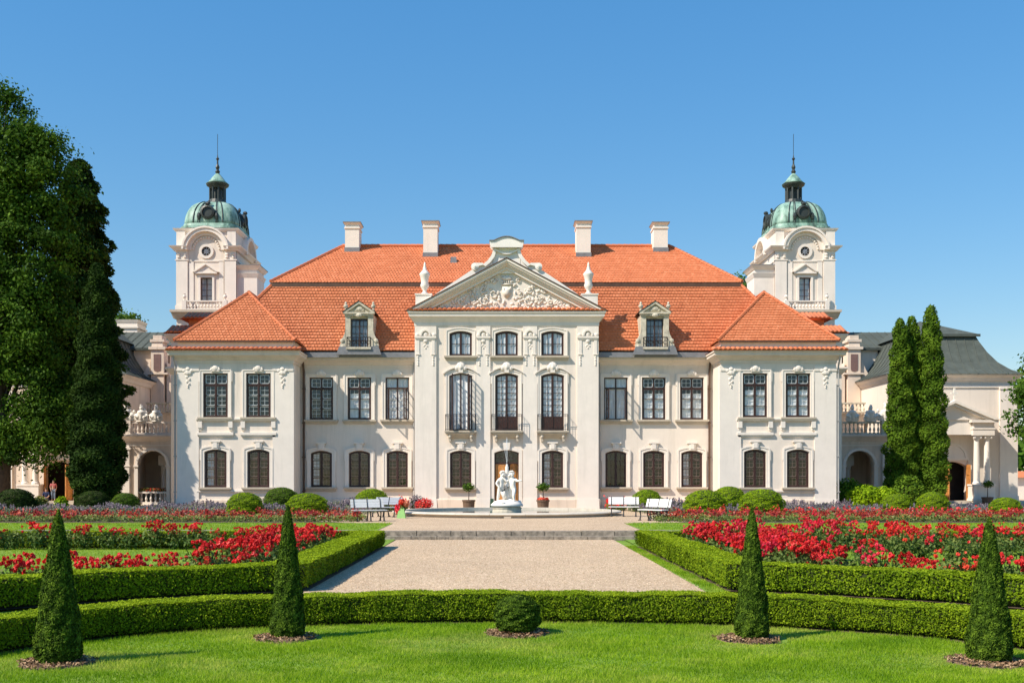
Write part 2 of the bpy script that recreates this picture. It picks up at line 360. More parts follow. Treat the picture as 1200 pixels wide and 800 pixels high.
def fast_mesh(name, verts, faces, mat, tint=None):
    me = bpy.data.meshes.new(name); verts = np.asarray(verts, np.float32); faces = np.asarray(faces, np.int32)
    k = faces.shape[1]
    me.vertices.add(len(verts)); me.vertices.foreach_set('co', verts.ravel())
    me.loops.add(faces.size); me.loops.foreach_set('vertex_index', faces.ravel())
    me.polygons.add(len(faces)); me.polygons.foreach_set('loop_start', np.arange(len(faces), dtype=np.int32)*k)
    me.polygons.foreach_set('loop_total', np.full(len(faces), k, np.int32))
    if tint is not None:
        a = me.attributes.new('tint', 'FLOAT', 'POINT'); a.data.foreach_set('value', np.asarray(tint, np.float32))
    for m in (mat if isinstance(mat, (list, tuple)) else [mat]): me.materials.append(M[m] if isinstance(m, str) else m)
    me.update(calc_edges=True); return me
def link(name, me, parent=None, local=False, **kw):
    o = bpy.data.objects.new(name, me); COL.objects.link(o)
    if parent is not None: adopt(o, parent, not local)
    return props(o, **kw)
def unit(a): return a/np.maximum(np.linalg.norm(a, axis=1, keepdims=True), 1e-9)
def leaf_arrays(c, nrm, ln, wd, along=None, jit=0.7, tint=None):
    """diamond leaves with a fold: centres c, facing nrm (+jitter), half length ln, half width wd"""
    N = len(c); nn = unit(nrm+rng.normal(0, jit, (N, 3)))
    t = along+rng.normal(0, 0.35, (N, 3)) if along is not None else rng.normal(0, 1, (N, 3))
    t = unit(t-(t*nn).sum(1, keepdims=True)*nn); b = np.cross(nn, t)
    s = rng.uniform(0.7, 1.3, (N, 1)); ln = np.asarray(ln)*s; wd = np.asarray(wd)*s
    v = np.empty((N, 4, 3)); v[:, 0] = c-t*ln; v[:, 1] = c+b*wd-t*ln*0.15; v[:, 2] = c+t*ln; v[:, 3] = c-b*wd-t*ln*0.15
    ti = rng.random(N) if tint is None else np.clip(tint+rng.normal(0, 0.12, N), 0, 1)
    return v.reshape(-1, 3), np.arange(N*4).reshape(-1, 4), np.repeat(ti, 4)
def leaf_mesh(name, parts, mat):
    V = []; F = []; T = []; o = 0
    for v, f, t in parts: V.append(v); F.append(f+o); T.append(t); o += len(v)
    return fast_mesh(name, np.concatenate(V), np.concatenate(F), mat, np.concatenate(T))

# ------------------------------------------------------------------ ground
L = -0.25                                   # level of the lower garden
YS = 34.4                                   # foot of the two steps
def sheet(name, pts, z, mat, kind='structure'):
    mb = MB(); mb.poly([(p[0], p[1], z) for p in pts]); return mb.build(name, mat, kind=kind)
sheet('ground', [(-3000, -60), (3000, -60), (3000, 4000), (-3000, 4000)], L-0.03, 'lawn')
sheet('gravel_path', [(-3.3, 14.4), (3.3, 14.4), (3.3, 17.8), (3.35, YS), (-3.66, YS), (-3.66, 17.9), (-3.3, 17.5)], L-0.004, 'gravel')
mb = MB(); mb.box(-160, 160, YS+0.8, 180, L-0.2, -0.006); mb.build('terrace', 'gravel', kind='structure')
# forecourt gravel on the terrace
sheet('forecourt_gravel', [(-4.35, YS+0.82), (4.35, YS+0.82), (4.45, 41.2), (8.2, 42.4), (9.3, 46), (9.0, 52), (6.6, 57.2), (6.6, 62.4), (-6.6, 62.4), (-6.6, 57.2), (-9.0, 52), (-9.3, 46), (-8.2, 42.4), (-4.45, 41.2)], 0.0, 'gravel')
for s in (-1, 1):
    sheet('side_path', [(s*19, 62), (s*60, 62), (s*60, 73), (s*19, 73)], 0.0, 'gravel')
# steps of single stone blocks
def steps(name, x0, x1, y, z0, z1, depth):
    mb = MB(); mb.box(x0, x1, y+0.06, y+depth, L-0.2, z1-0.02); st = mb.build(name, 'stone_step', kind='structure')
    x = x0
    while x < x1-0.2:
        w = min(random.uniform(0.8, 1.3), x1-x); m2 = MB()
        j = random.uniform(-0.012, 0.012)
        m2.frustum(x+0.008, x+w-0.008, y+j, y+depth, z0, z1+random.uniform(-0.008, 0.006), 0, -0.008)
        m2.build('stone', 'stone_step', st); x += w
steps('lower_step', -4.15, 4.15, YS, L-0.02, L+0.10, 0.42)
steps('upper_step', -4.25, 4.25, YS+0.40, L+0.02, 0.006, 0.45)
for s in (-1, 1):                           # low stone edging of the terrace on both sides
    mb = MB(); a, b = sorted((s*4.25, s*18)); mb.box(a, b, YS+0.52, YS+0.78, L-0.2, -0.03); st = mb.build('terrace_edging', 'stone_step', kind='structure')
    x = a
    while x < b-0.2:
        w = min(random.uniform(0.7, 1.2), b-x); MB().frustum(x+0.008, x+w-0.008, YS+0.46+random.uniform(-.015, .015), YS+0.84, L, 0.02+random.uniform(-.012, .012), 0, -0.01).build('stone', 'stone_step', st); x += w
# lawns
LH = [(0, 14.26), (1.58, 14.14), (2.78, 13.89), (3.62, 13.60), (4.6, 13.05), (5.14, 12.58), (5.68, 11.75), (6.2, 10.75), (6.6, 9.6), (6.8, 8.2)]
def spline(pts, n=8):
    P = [Vector(p) for p in pts]; out = []
    for k in range(len(P)-1):
        p0 = P[max(k-1, 0)]; p1 = P[k]; p2 = P[k+1]; p3 = P[min(k+2, len(P)-1)]
        for i in range(n):
            t = i/n; out.append(0.5*((2*p1)+(p2-p0)*t+(2*p0-5*p1+4*p2-p3)*t*t+(3*p1-p0-3*p2+p3)*t**3))
    out.append(P[-1]); return out
half = spline(LH); full = [Vector((-p.x, p.y)) for p in reversed(half[1:])]+half
sheet('front_lawn', [(p.x, p.y+0.1) for p in full]+[(6.8, -20), (-6.8, -20)], L+0.004, 'lawn')
BF = [(3.60, 18.35), (4.4, 18.05), (5.2, 17.6), (6.5, 16.75), (7.8, 15.6), (9.3, 14.2), (11, 12.4)]   # front line of the parterre hedges
for s in (-1, 1):
    bf = spline(BF)
    sheet('parterre_lawn', [(s*p.x, p.y+0.1) for p in bf]+[(s*18, 13.4), (s*18, YS+.5), (s*3.7, YS+.5)], L+0.004, 'lawn')
    if s > 0: sheet('grass_verge', [(s*3.25, 17.9), (s*3.62, 18.0), (s*3.62, 31.0), (s*3.35, 31.2)], L+0.002, 'lawn')
    sheet('terrace_lawn', [(s*4.40, YS+.84), (s*60, YS+.84), (s*60, 41.55), (s*5.1, 41.55), (s*4.48, 41.1)], 0.004, 'lawn')
    sheet('flower_bed_soil', [(s*6.3, 41.6), (s*60, 41.6), (s*60, 57.5), (s*9.2, 57.5), (s*9.2, 46), (s*7.5, 43)], 0.012, 'earth')

# ------------------------------------------------------------------ building helpers
def arc_top(x, w, h, rise):
    if rise <= 0: return h
    rad = (w*w/4+rise*rise)/(2*rise); x = max(-w/2, min(w/2, x))
    return h-rad+math.sqrt(max(rad*rad-x*x, 0))
def opening(xc, w, zb, zt, rise, n=10, grow=0.0, grow_b=None):
    gb = grow if grow_b is None else grow_b; w2 = w+2*grow
    pts = [(xc-w2/2, zb-gb), (xc+w2/2, zb-gb)]
    for k in range(n+1):
        x = w2/2-w2*k/n
        pts.append((xc+x, zb+arc_top(x*w/w2, w, zt-zb, rise)+grow))
    return pts
def wall(mb, x0, x1, z0, z1, y, ops, depth=0.24):
    cols = {}
    for o in ops: cols.setdefault(round(o[0], 2), []).append(o)
    xs = sorted(cols); cur = x0
    def q(a, b, c, d):
        if b-a > 1e-4 and d-c > 1e-4: mb.quad((a, y, c), (b, y, c), (b, y, d), (a, y, d))
    for k, xc in enumerate(xs):
        wmax = max(o[1] for o in cols[xc])/2+0.05
        q(cur, xc-wmax, z0, z1); zc = z0; a, b = xc-wmax, xc+wmax
        for (_, w, zb, zt, rise) in sorted(cols[xc], key=lambda o: o[2]):
            q(a, b, zc, zb); q(a, xc-w/2, zb, zt); q(xc+w/2, b, zb, zt)
            pts = opening(xc, w, zb, zt, rise)
            if rise > 0:
                for p, p2 in zip(pts[2:-1], pts[3:]): mb.quad((p2[0], y, p2[1]), (p[0], y, p[1]), (p[0], y, zt), (p2[0], y, zt))
            for p, p2 in zip(pts, pts[1:]+pts[:1]): mb.quad((p[0], y, p[1]), (p2[0], y, p2[1]), (p2[0], y+depth, p2[1]), (p[0], y+depth, p[1]))
            zc = zt
        q(a, b, zc, z1); cur = b
    q(cur, x1, z0, z1)

FR = 0.055
def casement_mesh(w, h, rise, zt_c, side, rows, cols, panel=0.0):
    """one leaf, hinge at local x=0; side -1 opens on the left jamb, +1 on the right"""
    mb = MB(); cw = w/2-FR; wi = w-2*FR; hi = h-FR
    def X(x): return x-wi/2 if side < 0 else wi/2-x            # leaf x (0 at hinge) -> window x
    def top(x, off): return min(arc_top(X(x), wi, hi, max(rise-0.01, 0)), zt_c)-off
    def out(off, zb):
        xs = [off+(cw-2*off)*k/6 for k in range(7)]
        return [(off, zb+off), (cw-off, zb+off)]+[(x, top(x, off)) for x in reversed(xs)]
    sgn = 1 if side < 0 else -1
    def mp(pts): return [(p[0]*sgn, p[1]) for p in pts]
    zb = FR
    mb.ring(mp(out(0.0, zb)), mp(out(0.062, zb)), 0.055, 0.115)
    if panel: mb.box(*sorted((0.03*sgn, (cw-0.03)*sgn)), 0.07, 0.105, zb+0.02, zb+panel)
    z0 = zb+panel; zt = top(cw*0.5, 0.0)
    for r in range(1, rows):
        z = z0+(zt-z0)*r/rows; mb.box(*sorted((0.03*sgn, (cw-0.03)*sgn)), 0.067, 0.103, z-0.013, z+0.013)
    if panel: mb.box(*sorted((0.03*sgn, (cw-0.03)*sgn)), 0.063, 0.107, z0-0.03, z0+0.03)
    for c in range(1, cols):
        x = cw*c/cols; mb.box(*sorted(((x-0.012)*sgn, (x+0.012)*sgn)), 0.07, 0.10, z0, top(x, 0.03))
    mb.cur = 1
    mb.poly([(p[0], 0.085, p[1]) for p in mp(out(0.03, zb))])
    return mb.mesh('casement', ['dark_wood', 'glass'])
def round_cell(mb, x0, x1, z0, z1, t, y0, y1):
    def oct_(o):
        c = 0.075-o*0.6; a, b, d, e = x0+o, x1-o, z0+o, z1-o
        return [(a+c, d), (b-c, d), (b-c*0.3, d+c*0.3), (b, d+c), (b, e-c), (b-c*0.3, e-c*0.3), (b-c, e), (a+c, e), (a+c*0.3, e-c*0.3), (a, e-c), (a, d+c), (a+c*0.3, d+c*0.3)]
    mb.ring(oct_(0), oct_(t), y0, y1)
    xm, zm = (x0+x1)/2, (z0+z1)/2
    mb.box(xm-0.009, xm+0.009, y0+0.004, y1-0.004, z0+t, z1-t); mb.box(x0+t, x1-t, y0+0.006, y1-0.006, zm-0.009, zm+0.009)
WMESH = {}
def curtain_mesh(w, h, z0, z1, x0, x1, yc=.19):
    mb = MB(); n = 14
    for k in range(n):
        a = x0+(x1-x0)*k/n; b = x0+(x1-x0)*(k+1)/n
        ya = yc+0.025*math.sin(a*31)+0.012*math.sin(a*77); yb = yc+0.025*math.sin(b*31)+0.012*math.sin(b*77)
        mb.quad((a, ya, z0), (b, yb, z0), (b, yb, z1), (a, ya, z1))
    return mb.mesh('curtain', 'curtain')
def make_window(kind, w, h, rise, rows, transom, cols=1, inner=True, panel=0.0, sill=True, ears=True, key=True, surround=0.19, hood=False):
    """prototype meshes of one kind of window, local origin at the middle of its sill in the wall plane"""
    d = {}
    mb = MB(); mb.ring(opening(0, w, 0, h, rise), opening(0, w, 0, h, rise, grow=-FR), 0.045, 0.16)
    zt_c = h
    if transom:
        zt_c = h*0.735; mb.box(-w/2+0.02, w/2-0.02, 0.04, 0.14, zt_c, zt_c+0.075)
        mb.box(-0.035, 0.035, 0.045, 0.14, zt_c+0.07, h-0.02)
    mb.box(-0.04, 0.04, 0.037, 0.055, 0.03, zt_c-0.02 if transom else h-0.04)
    d['window'] = mb.mesh('window', 'dark_wood')
    d['L'] = casement_mesh(w, h, rise, zt_c, -1, rows, cols, panel); d['R'] = casement_mesh(w, h, rise, zt_c, 1, rows, cols, panel)
    d['w'] = w; d['h'] = h
    if transom:
        m2 = MB(); m2.poly([(p[0], 0.085, p[1]) for p in ((-w/2+.04, zt_c+.05), (w/2-.04, zt_c+.05), (w/2-.04, h-.03), (-w/2+.04, h-.03))])
        d['pane'] = m2.mesh('pane', 'glass')
    if inner:
        m3 = MB(); zt = zt_c; xm = w/2-FR-0.02
        for s in (-1, 1):
            a, b = (0.035, xm) if s > 0 else (-xm, -0.035)
            for r in range(rows):
                z0 = FR+(zt-FR)*r/rows; z1 = FR+(zt-FR)*(r+1)/rows
                if rise > 0 and r == rows-1: z1 = min(z1, arc_top(xm*0.98, w, h, rise)-0.03)
                round_cell(m3, a+0.02, b-0.01, z0+0.035, z1-0.02, 0.036, 0.13, 0.16)
            if transom: round_cell(m3, a+0.02, b-0.01, zt_c+0.09, h-0.06, 0.036, 0.13, 0.16)
        d['inner_sash'] = m3.mesh('inner_sash', 'brown_sash' if rise > 0 else 'white_paint')
    d['full'] = curtain_mesh(w, h, 0.03, h-0.02, -w/2, w/2, .19 if inner else .135)
    d['half'] = curtain_mesh(w, h, 0.03, h*0.62, -w/2, w/2, .19 if inner else .135)
    d['side'] = curtain_mesh(w, h, 0.03, h-0.02, -w/2, -w*0.12, .19 if inner else .135)
    if surround:
        g = surround; m4 = MB()
        A = opening(0, w, 0, h, rise, grow=g, grow_b=0.0); B = opening(0, w, 0, h, rise, grow=0.02, grow_b=0.0)
        A = A[1:]+A[:1]; B = B[1:]+B[:1]
        m4.ring(A, B, -0.045, 0.02, closed=False)
        A2 = opening(0, w, 0, h, rise, grow=g+0.03, grow_b=0.0); B2 = opening(0, w, 0, h, rise, grow=g-0.035, grow_b=0.0)
        m4.ring(A2[1:]+A2[:1], B2[1:]+B2[:1], -0.075, 0.0, closed=False)
        if ears:
            hh = h-rise if rise else h
            for s in (-1, 1): m4.box(*sorted((s*(w/2+g-0.01), s*(w/2+g+0.085))), -0.06, 0.0, hh-0.45, hh+g*0.8)
        if key and rise:
            m4.prism([(-0.16, h+0.02), (0.16, h+0.02), (0.21, h+0.42), (-0.21, h+0.42)], -0.13, 0.0)
            m4.box(-0.30, 0.30, -0.17, 0.0, h+0.42, h+0.50); m4.box(-0.11, 0.11, -0.16, -0.1, h+0.1, h+0.40)
        if key and not rise:
            m4.box(-0.24, 0.24, -0.13, 0.0, h+0.12, h+0.36); m4.ball((0, -0.12, h+0.30), 0.17, 0.06, 0.16); m4.ball((-.2, -0.1, h+0.22), 0.1, 0.05, 0.09); m4.ball((.2, -0.1, h+0.22), 0.1, 0.05, 0.09)
        if hood:                          # shell above a curved drip moulding
            hp = [(x, h+arc_top(x, 2.1, 0.5, 0.42)-0.16) for x in [-1.02+2.04*k/12 for k in range(13)]]
            m4.ring([(a, b+0.07) for a, b in hp], hp, -0.14, 0.0, closed=False)
            m4.ball((0, -0.1, h+0.42), 0.26, 0.09, 0.24)
            for s in (-1, 1): m4.ball((s*0.24, -0.09, h+0.30), 0.13, 0.07, 0.14)
            m4.ball((0, -0.14, h+0.36), 0.12, 0.08, 0.16); m4.box(-0.13, 0.13, -0.16, 0, h+0.04, h+0.3)
        d['surround'] = m4.mesh('surround', 'trim')
    if sill:
        m5 = MB(); e = surround+0.12
        m5.box(-w/2-e, w/2+e, -0.19, 0.06, -0.10, 0.0); m5.frustum(-w/2-e+0.05, w/2+e-0.05, -0.10, 0.03, -0.24, -0.10, -0.03, 0.03)
        d['sill'] = m5.mesh('sill', 'sillstone')
    WMESH[kind] = d
def put_window(kind, parent, xc, y, zb, curtain='full', opened=None, label=None):
    d = WMESH[kind]; base = parent.location
    o = bpy.data.objects.new('window', d['window']); COL.objects.link(o); o.parent = parent; o.location = (xc-base.x, y-base.y-.025, zb-base.z)
    if label: o['label'] = label
    def child(n, me, loc=(0, 0, 0), rz=0):
        c = bpy.data.objects.new(n, me); COL.objects.link(c); c.parent = o; c.location = loc; c.rotation_euler = (0, 0, rz); return c
    hx = d['w']/2-FR; a = R(opened) if opened else 0
    lc = child('casement', d['L'], (-hx, 0, 0), -a); rc = child('casement', d['R'], (hx, 0, 0), a)
    for k in ('pane', 'inner_sash', 'surround', 'sill'):
        if k in d: child(k, d[k])
    if curtain in d: child('curtain', d[curtain])
    return o
make_window('upper', 1.36, 2.46, 0, 3, True)
make_window('lower', 1.22, 2.12, 0.15, 4, False)
make_window('lower_dark', 1.22, 2.12, 0.15, 4, False, cols=2, inner=False)
make_window('top', 1.28, 1.42, 0.15, 2, False, cols=2, inner=False, ears=False, key=False)
make_window('tall', 1.30, 3.28, 0.14, 7, False, cols=2, inner=False, panel=0.72, sill=False, ears=True, key=False, hood=True)

def tiles(name, P0, U, Vv, poly, parent, row=0.245, colw=0.195, lift=0.055, seed=0):
    """courses of flat clay tiles on a plane; poly = convex outline in (u, v)"""
    rg = np.random.default_rng(seed+3); P0 = np.array(P0, float); U = np.array(U, float); Vv = np.array(Vv, float)
    Nn = np.cross(U, Vv); Nn /= np.linalg.norm(Nn)
    vs = [p[1] for p in poly]; v = min(vs); verts = []; tint = []
    def xr(vv):
        xs = []
        for (a, b), (c, d) in zip(poly, poly[1:]+poly[:1]):
            if (b-vv)*(d-vv) <= 0 and abs(d-b) > 1e-9: xs.append(a+(c-a)*(vv-b)/(d-b))
        return (min(xs), max(xs)) if len(xs) >= 2 else None
    k = 0
    while v < max(vs)-0.05:
        rr = xr(min(v+row*0.5, max(vs)-1e-4))
        if rr and rr[1]-rr[0] > 0.05:
            u = math.floor(rr[0]/colw)*colw+(colw*0.5 if k % 2 else 0)-colw
            while u < rr[1]:
                a, b = max(u+0.013, rr[0]), min(u+colw-0.013, rr[1])
                if b-a > 0.03:
                    j = rg.normal(0, 0.006); lf = lift+rg.normal(0, 0.005); t = np.clip(rg.normal(0.5, 0.2), 0, 1)
                    pb = P0+Vv*(v-0.02+j); pt = P0+Vv*min(v+row, max(vs))
                    verts += [pb+U*a+Nn*lf, pb+U*b+Nn*lf, pt+U*b+Nn*0.012, pt+U*a+Nn*0.012, pb+U*a+Nn*0.0, pb+U*b+Nn*0.0]
                    tint += [t]*6
                u += colw
        v += row; k += 1
    n = len(verts)//6; base = np.arange(n)[:, None]*6
    F = np.concatenate([base+np.array([[0, 1, 2, 3]]), base+np.array([[4, 5, 1, 0]])])
    return link(name, fast_mesh(name, np.array(verts), F, 'tile', tint), parent, kind='stuff')
def pantiles(name, x0, x1, ya, za, yb, zb, parent, pitch=0.27):
    """short eaves slope of round pantiles, front edge (ya, za) up to (yb, zb)"""
    n = int((x1-x0)/pitch); p = (x1-x0)/n; verts = []; F = []; tint = []
    d = Vector((0, yb-ya, zb-za)).normalized(); nn = Vector((0, -d.z, d.y))
    for k in range(n):
        xc = x0+(k+0.5)*p; t = min(1, max(0, random.gauss(0.5, 0.2))); b = len(verts); m = 6
        for (y, z, r) in ((ya, za, 0.105), (yb, zb, 0.09)):
            for q in range(m+1):
                an = PI*q/m; verts.append((xc-math.cos(an)*p*0.52, y+nn.y*math.sin(an)*r, z+nn.z*math.sin(an)*r)); tint.append(t)
        for q in range(m): F.append((b+q, b+q+1, b+m+1+q+1, b+m+1+q))
        c = b+m//2
        for q in range(0, m, 2): F.append((b+q, b+q+1, b+q+2, b+0 if q == 0 else b))
    return link(name, fast_mesh(name, verts, [f for f in F], 'tile', tint), parent, kind='stuff')
def hip_cap(mb, a, b, r=0.11):
    a, b = Vector(a), Vector(b); n = max(2, int((b-a).length/0.38))
    for k in range(n):
        p = a.lerp(b, k/n); q = a.lerp(b, (k+1.06)/n); mb.tube([p, q], [r*1.08, r*0.9], 6)
def baluster_run(mb, x0, x1, y, z0, z1, pitch=0.22, n=8):
    k = max(1, int((x1-x0)/pitch)); h = z1-z0
    prof = [(0.075, 0), (0.075, 0.06*h), (0.04, 0.1*h), (0.09, 0.32*h), (0.075, 0.45*h), (0.035, 0.62*h), (0.035, 0.75*h), (0.06, 0.84*h), (0.045, 0.9*h), (0.075, 0.94*h), (0.075, h)]
    for i in range(k): mb.lathe(prof, x0+(i+0.5)*(x1-x0)/k, y, z0, n)

# ------------------------------------------------------------------ the palace
pal = empty('palace', (0, 70, 0), 'large cream baroque palace with orange tiled roof, pedimented centre and two wings', 'palace')
YM, YC, YW = 62.5, 61.6, 60.1
XC, XI, XO = 5.3, 12.06, 18.55
MW = [6.40, 8.62, 10.85]; WW = [13.985, 16.40]; CW = [-2.65, 0.0, 2.65]
mb = MB()                                     # centre wall
ops = []
for x in CW:
    ops.append((x, 1.28, 8.85, 10.27, 0.15)); ops.append((x, 1.30, 4.55, 7.83, 0.14))
    ops.append((x, 1.22, 1.26, 3.38, 0.15) if x else (x, 1.40, 0.12, 3.40, 0.15))
wall(mb, -XC, XC, 0, 11.3, YC, ops)
for s in (-1, 1): mb.quad((s*XC, YC, 0), (s*XC, 66, 0), (s*XC, 66, 11.4), (s*XC, YC, 11.3))
mb.build('wall', 'plaster', pal, label='cream wall of the projecting three-bay centre')
for s in (-1, 1):
    mb = MB()
    xs = sorted((s*XC, s*XI)); ops = [(s*x, 1.36, 5.22, 7.68, 0) for x in MW]+[(s*x, 1.22, 1.28, 3.40, 0.15) for x in MW]
    wall(mb, xs[0], xs[1], 0, 9.1, YM, ops); mb.build('wall', 'plaster', pal, label='cream recessed wall between centre and wing')
    mb = MB(); xs = sorted((s*XI, s*XO)); ops = [(s*x, 1.36, 5.22, 7.68, 0) for x in WW]+[(s*x, 1.22, 1.28, 3.40, 0.15) for x in WW]
    wall(mb, xs[0], xs[1], 0, 9.55, YW, ops)
    mb.quad((s*XI, YW, 0), (s*XI, YM+.02, 0), (s*XI, YM+.02, 9.55), (s*XI, YW, 9.55)); mb.quad((s*XO, YW, 0), (s*XO, 79, 0), (s*XO, 79, 9.55), (s*XO, YW, 9.55))
    mb.build('wall', 'plaster', pal, label='cream wall of the two-storey wing')
mb = MB(); mb.quad((-XO, 79, 0), (XO, 79, 0), (XO, 79, 9.5), (-XO, 79, 9.5)); mb.build('rear_wall', 'plaster', pal)
mb = MB()                                     # dark-coloured panels stand in for the dim rooms behind the windows
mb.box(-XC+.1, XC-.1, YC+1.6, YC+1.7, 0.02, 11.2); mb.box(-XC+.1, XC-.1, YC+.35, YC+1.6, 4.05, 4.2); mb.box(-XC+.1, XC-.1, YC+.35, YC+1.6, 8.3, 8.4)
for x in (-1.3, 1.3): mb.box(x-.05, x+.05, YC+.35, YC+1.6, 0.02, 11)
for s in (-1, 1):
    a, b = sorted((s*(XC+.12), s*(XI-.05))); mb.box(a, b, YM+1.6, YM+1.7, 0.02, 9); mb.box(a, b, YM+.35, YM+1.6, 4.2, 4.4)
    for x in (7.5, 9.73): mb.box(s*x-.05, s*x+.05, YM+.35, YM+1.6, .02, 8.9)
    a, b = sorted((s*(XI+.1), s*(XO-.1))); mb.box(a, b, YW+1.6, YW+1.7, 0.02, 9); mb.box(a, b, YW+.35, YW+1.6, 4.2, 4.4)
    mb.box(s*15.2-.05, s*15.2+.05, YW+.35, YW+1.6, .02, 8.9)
mb.build('dark_backing', 'dark_room', pal)

# windows
for x in CW:
    put_window('top', pal, x, YC, 8.85, 'full')
    put_window('tall', pal, x, YC, 4.55, 'full', 84 if x < 0 else None, 'tall balcony window standing open' if x < 0 else None)
    if x: put_window('lower', pal, x, YC, 1.26, 'none' if x < 0 else 'side')
for i, x in enumerate(MW):
    put_window('upper', pal, -x, YM, 5.22, ('full', 'half', 'none')[i], 80 if i == 0 else None, 'upper window with its leaves standing open' if i == 0 else None)
    put_window('upper', pal, x, YM, 5.22, ('full', 'half', 'half')[i], 84 if i == 0 else None, 'upper window with its leaves standing open' if i == 0 else None)
    put_window('lower', pal, -x, YM, 1.28, ('none', 'none', 'side')[i]); put_window('lower' if i else 'lower_dark', pal, x, YM, 1.28, ('none', 'none', 'side')[i])
for i, x in enumerate(WW):
    put_window('upper', pal, -x, YW, 5.22, 'none' if i else 'none'); put_window('upper', pal, x, YW, 5.22, 'half')
    put_window('lower', pal, -x, YW, 1.28, 'side' if i else 'none'); put_window('lower', pal, x, YW, 1.28, 'none')
# main door
d = MB(); d.ring(opening(0, 1.40, 0.12, 3.40, .15), opening(0, 1.40, .12, 3.40, .15, grow=-0.06), YC+.10, YC+.22); d.box(-.66, .66, YC+.09, YC+.2, 2.62, 2.72)
do = d.build('door', 'dark_wood', pal, label='arched doorway with an oak double door and dark fanlight')
d = MB(); d.poly([(p[0], YC+.15, p[1]) for p in opening(0, 1.3, 2.70, 3.36, .14)]); d.build('pane', 'glass', do)
d = MB()
for k in range(5):
    an = PI*(k+0.5)/5; d.box(-.64+1.28*k/5-.012, -.64+1.28*k/5+.012, YC+.11, YC+.14, 2.72, 3.2)
d.box(-.62, .62, YC+.11, YC+.14, 2.94, 2.97); d.build('fanlight_bars', 'dark_wood', do)
def door_leaf(x0, x1, y):
    d = MB(); d.box(x0, x1, y, y+.05, .14, 2.61)
    w = x1-x0
    for (a, b) in ((.25, .85), (1.0, 1.75), (1.9, 2.5)):
        d.frustum(x0+.12, x1-.12, y-.025, y, a, b, -.03, -.03); d.ring([(x0+.09, a-.03), (x1-.09, a-.03), (x1-.09, b+.03), (x0+.09, b+.03)], [(x0+.13, a), (x1-.13, a), (x1-.13, b), (x0+.13, b)], y-.035, y)
    return d.build('door_leaf', 'door_wood', do)
door_leaf(-.64, 0.06, YC+.12)
ang = door_leaf(.20, .64, YC+.34)
d = MB(); d.ring(opening(0, 1.4, .12, 3.4, .15, grow=.19, grow_b=0)[1:]+opening(0, 1.4, .12, 3.4, .15, grow=.19, grow_b=0)[:1], opening(0, 1.4, .12, 3.4, .15, grow=.02, grow_b=0)[1:]+opening(0, 1.4, .12, 3.4, .15, grow=.02, grow_b=0)[:1], YC-.05, YC+.02, closed=False)
d.prism([(-.16, 3.42), (.16, 3.42), (.21, 3.85), (-.21, 3.85)], YC-.13, YC); d.build('surround', 'trim', do)
d = MB(); d.box(-1.3, 1.3, YC-.75, YC, 0.0, .10); d.build('doorstep', 'sillstone', pal)

# plinths, pilasters, string courses
d = MB()
P1 = [(-XO, 79), (-XO, YW), (-XI, YW), (-XI, YM), (-XC, YM), (-XC, YC), (-0.98, YC)]; P2 = [(-p[0], p[1]) for p in reversed(P1)]
for P in (P1, P2): d.sweep(P, [(0, -.02), (.09, -.02), (.09, .55), (.06, .62), (0.0, .62)])
d.build('plinth', 'plaster2', pal)
for (a, b) in ((-XC, -4.06), (-1.76, -.94), (.94, 1.76), (4.06, XC)):
    d = MB(); d.box(a, b, YC-.09, YC, .62, 10.55); d.frustum(a, b, YC-.09, YC, .0, .62, .05, .02)
    xm = (a+b)/2; hw = (b-a)/2-.06; o = .0
    # volute capital with a little round hood and hanging drops
    d.box(xm-hw-.06, xm+hw+.06, YC-.19, YC-.085, 9.86, 9.97); d.box(xm-hw, xm+hw, YC-.15, YC-.085, 9.77, 9.86)
    hp = [(xm-.30*math.cos(PI*k/10), 10.0+.36*math.sin(PI*k/10)) for k in range(11)]; hi = [(xm-.21*math.cos(PI*k/10), 10.0+.27*math.sin(PI*k/10)) for k in range(11)]
    d.ring(hp, hi, YC-.20, YC-.085, closed=False); d.ball((xm, YC-.11, 10.07), .14, .07, .14); d.ball((xm, YC-.11, 9.70), .13, .07, .12)
    for q in (-1, 1):
        d.ball((xm+q*(hw-.08), YC-.12, 10.05), .12, .07, .10)
        px = xm+q*(hw-.12); d.box(px-.09, px+.09, YC-.125, YC-.085, 8.95, 9.77); d.box(px-.12, px+.12, YC-.15, YC-.085, 8.90, 8.97)
        for z in (8.78, 8.62, 8.46, 8.34): d.ball((px, YC-.10, z), .055, .04, .075, 6, 4)
    for z, x in ((9.5, 0), (9.42, -.09), (9.42, .09), (9.30, 0)): d.ball((xm+x, YC-.095, z), .06, .035, .06, 6, 4)
    d.build('pilaster', 'trim', pal)
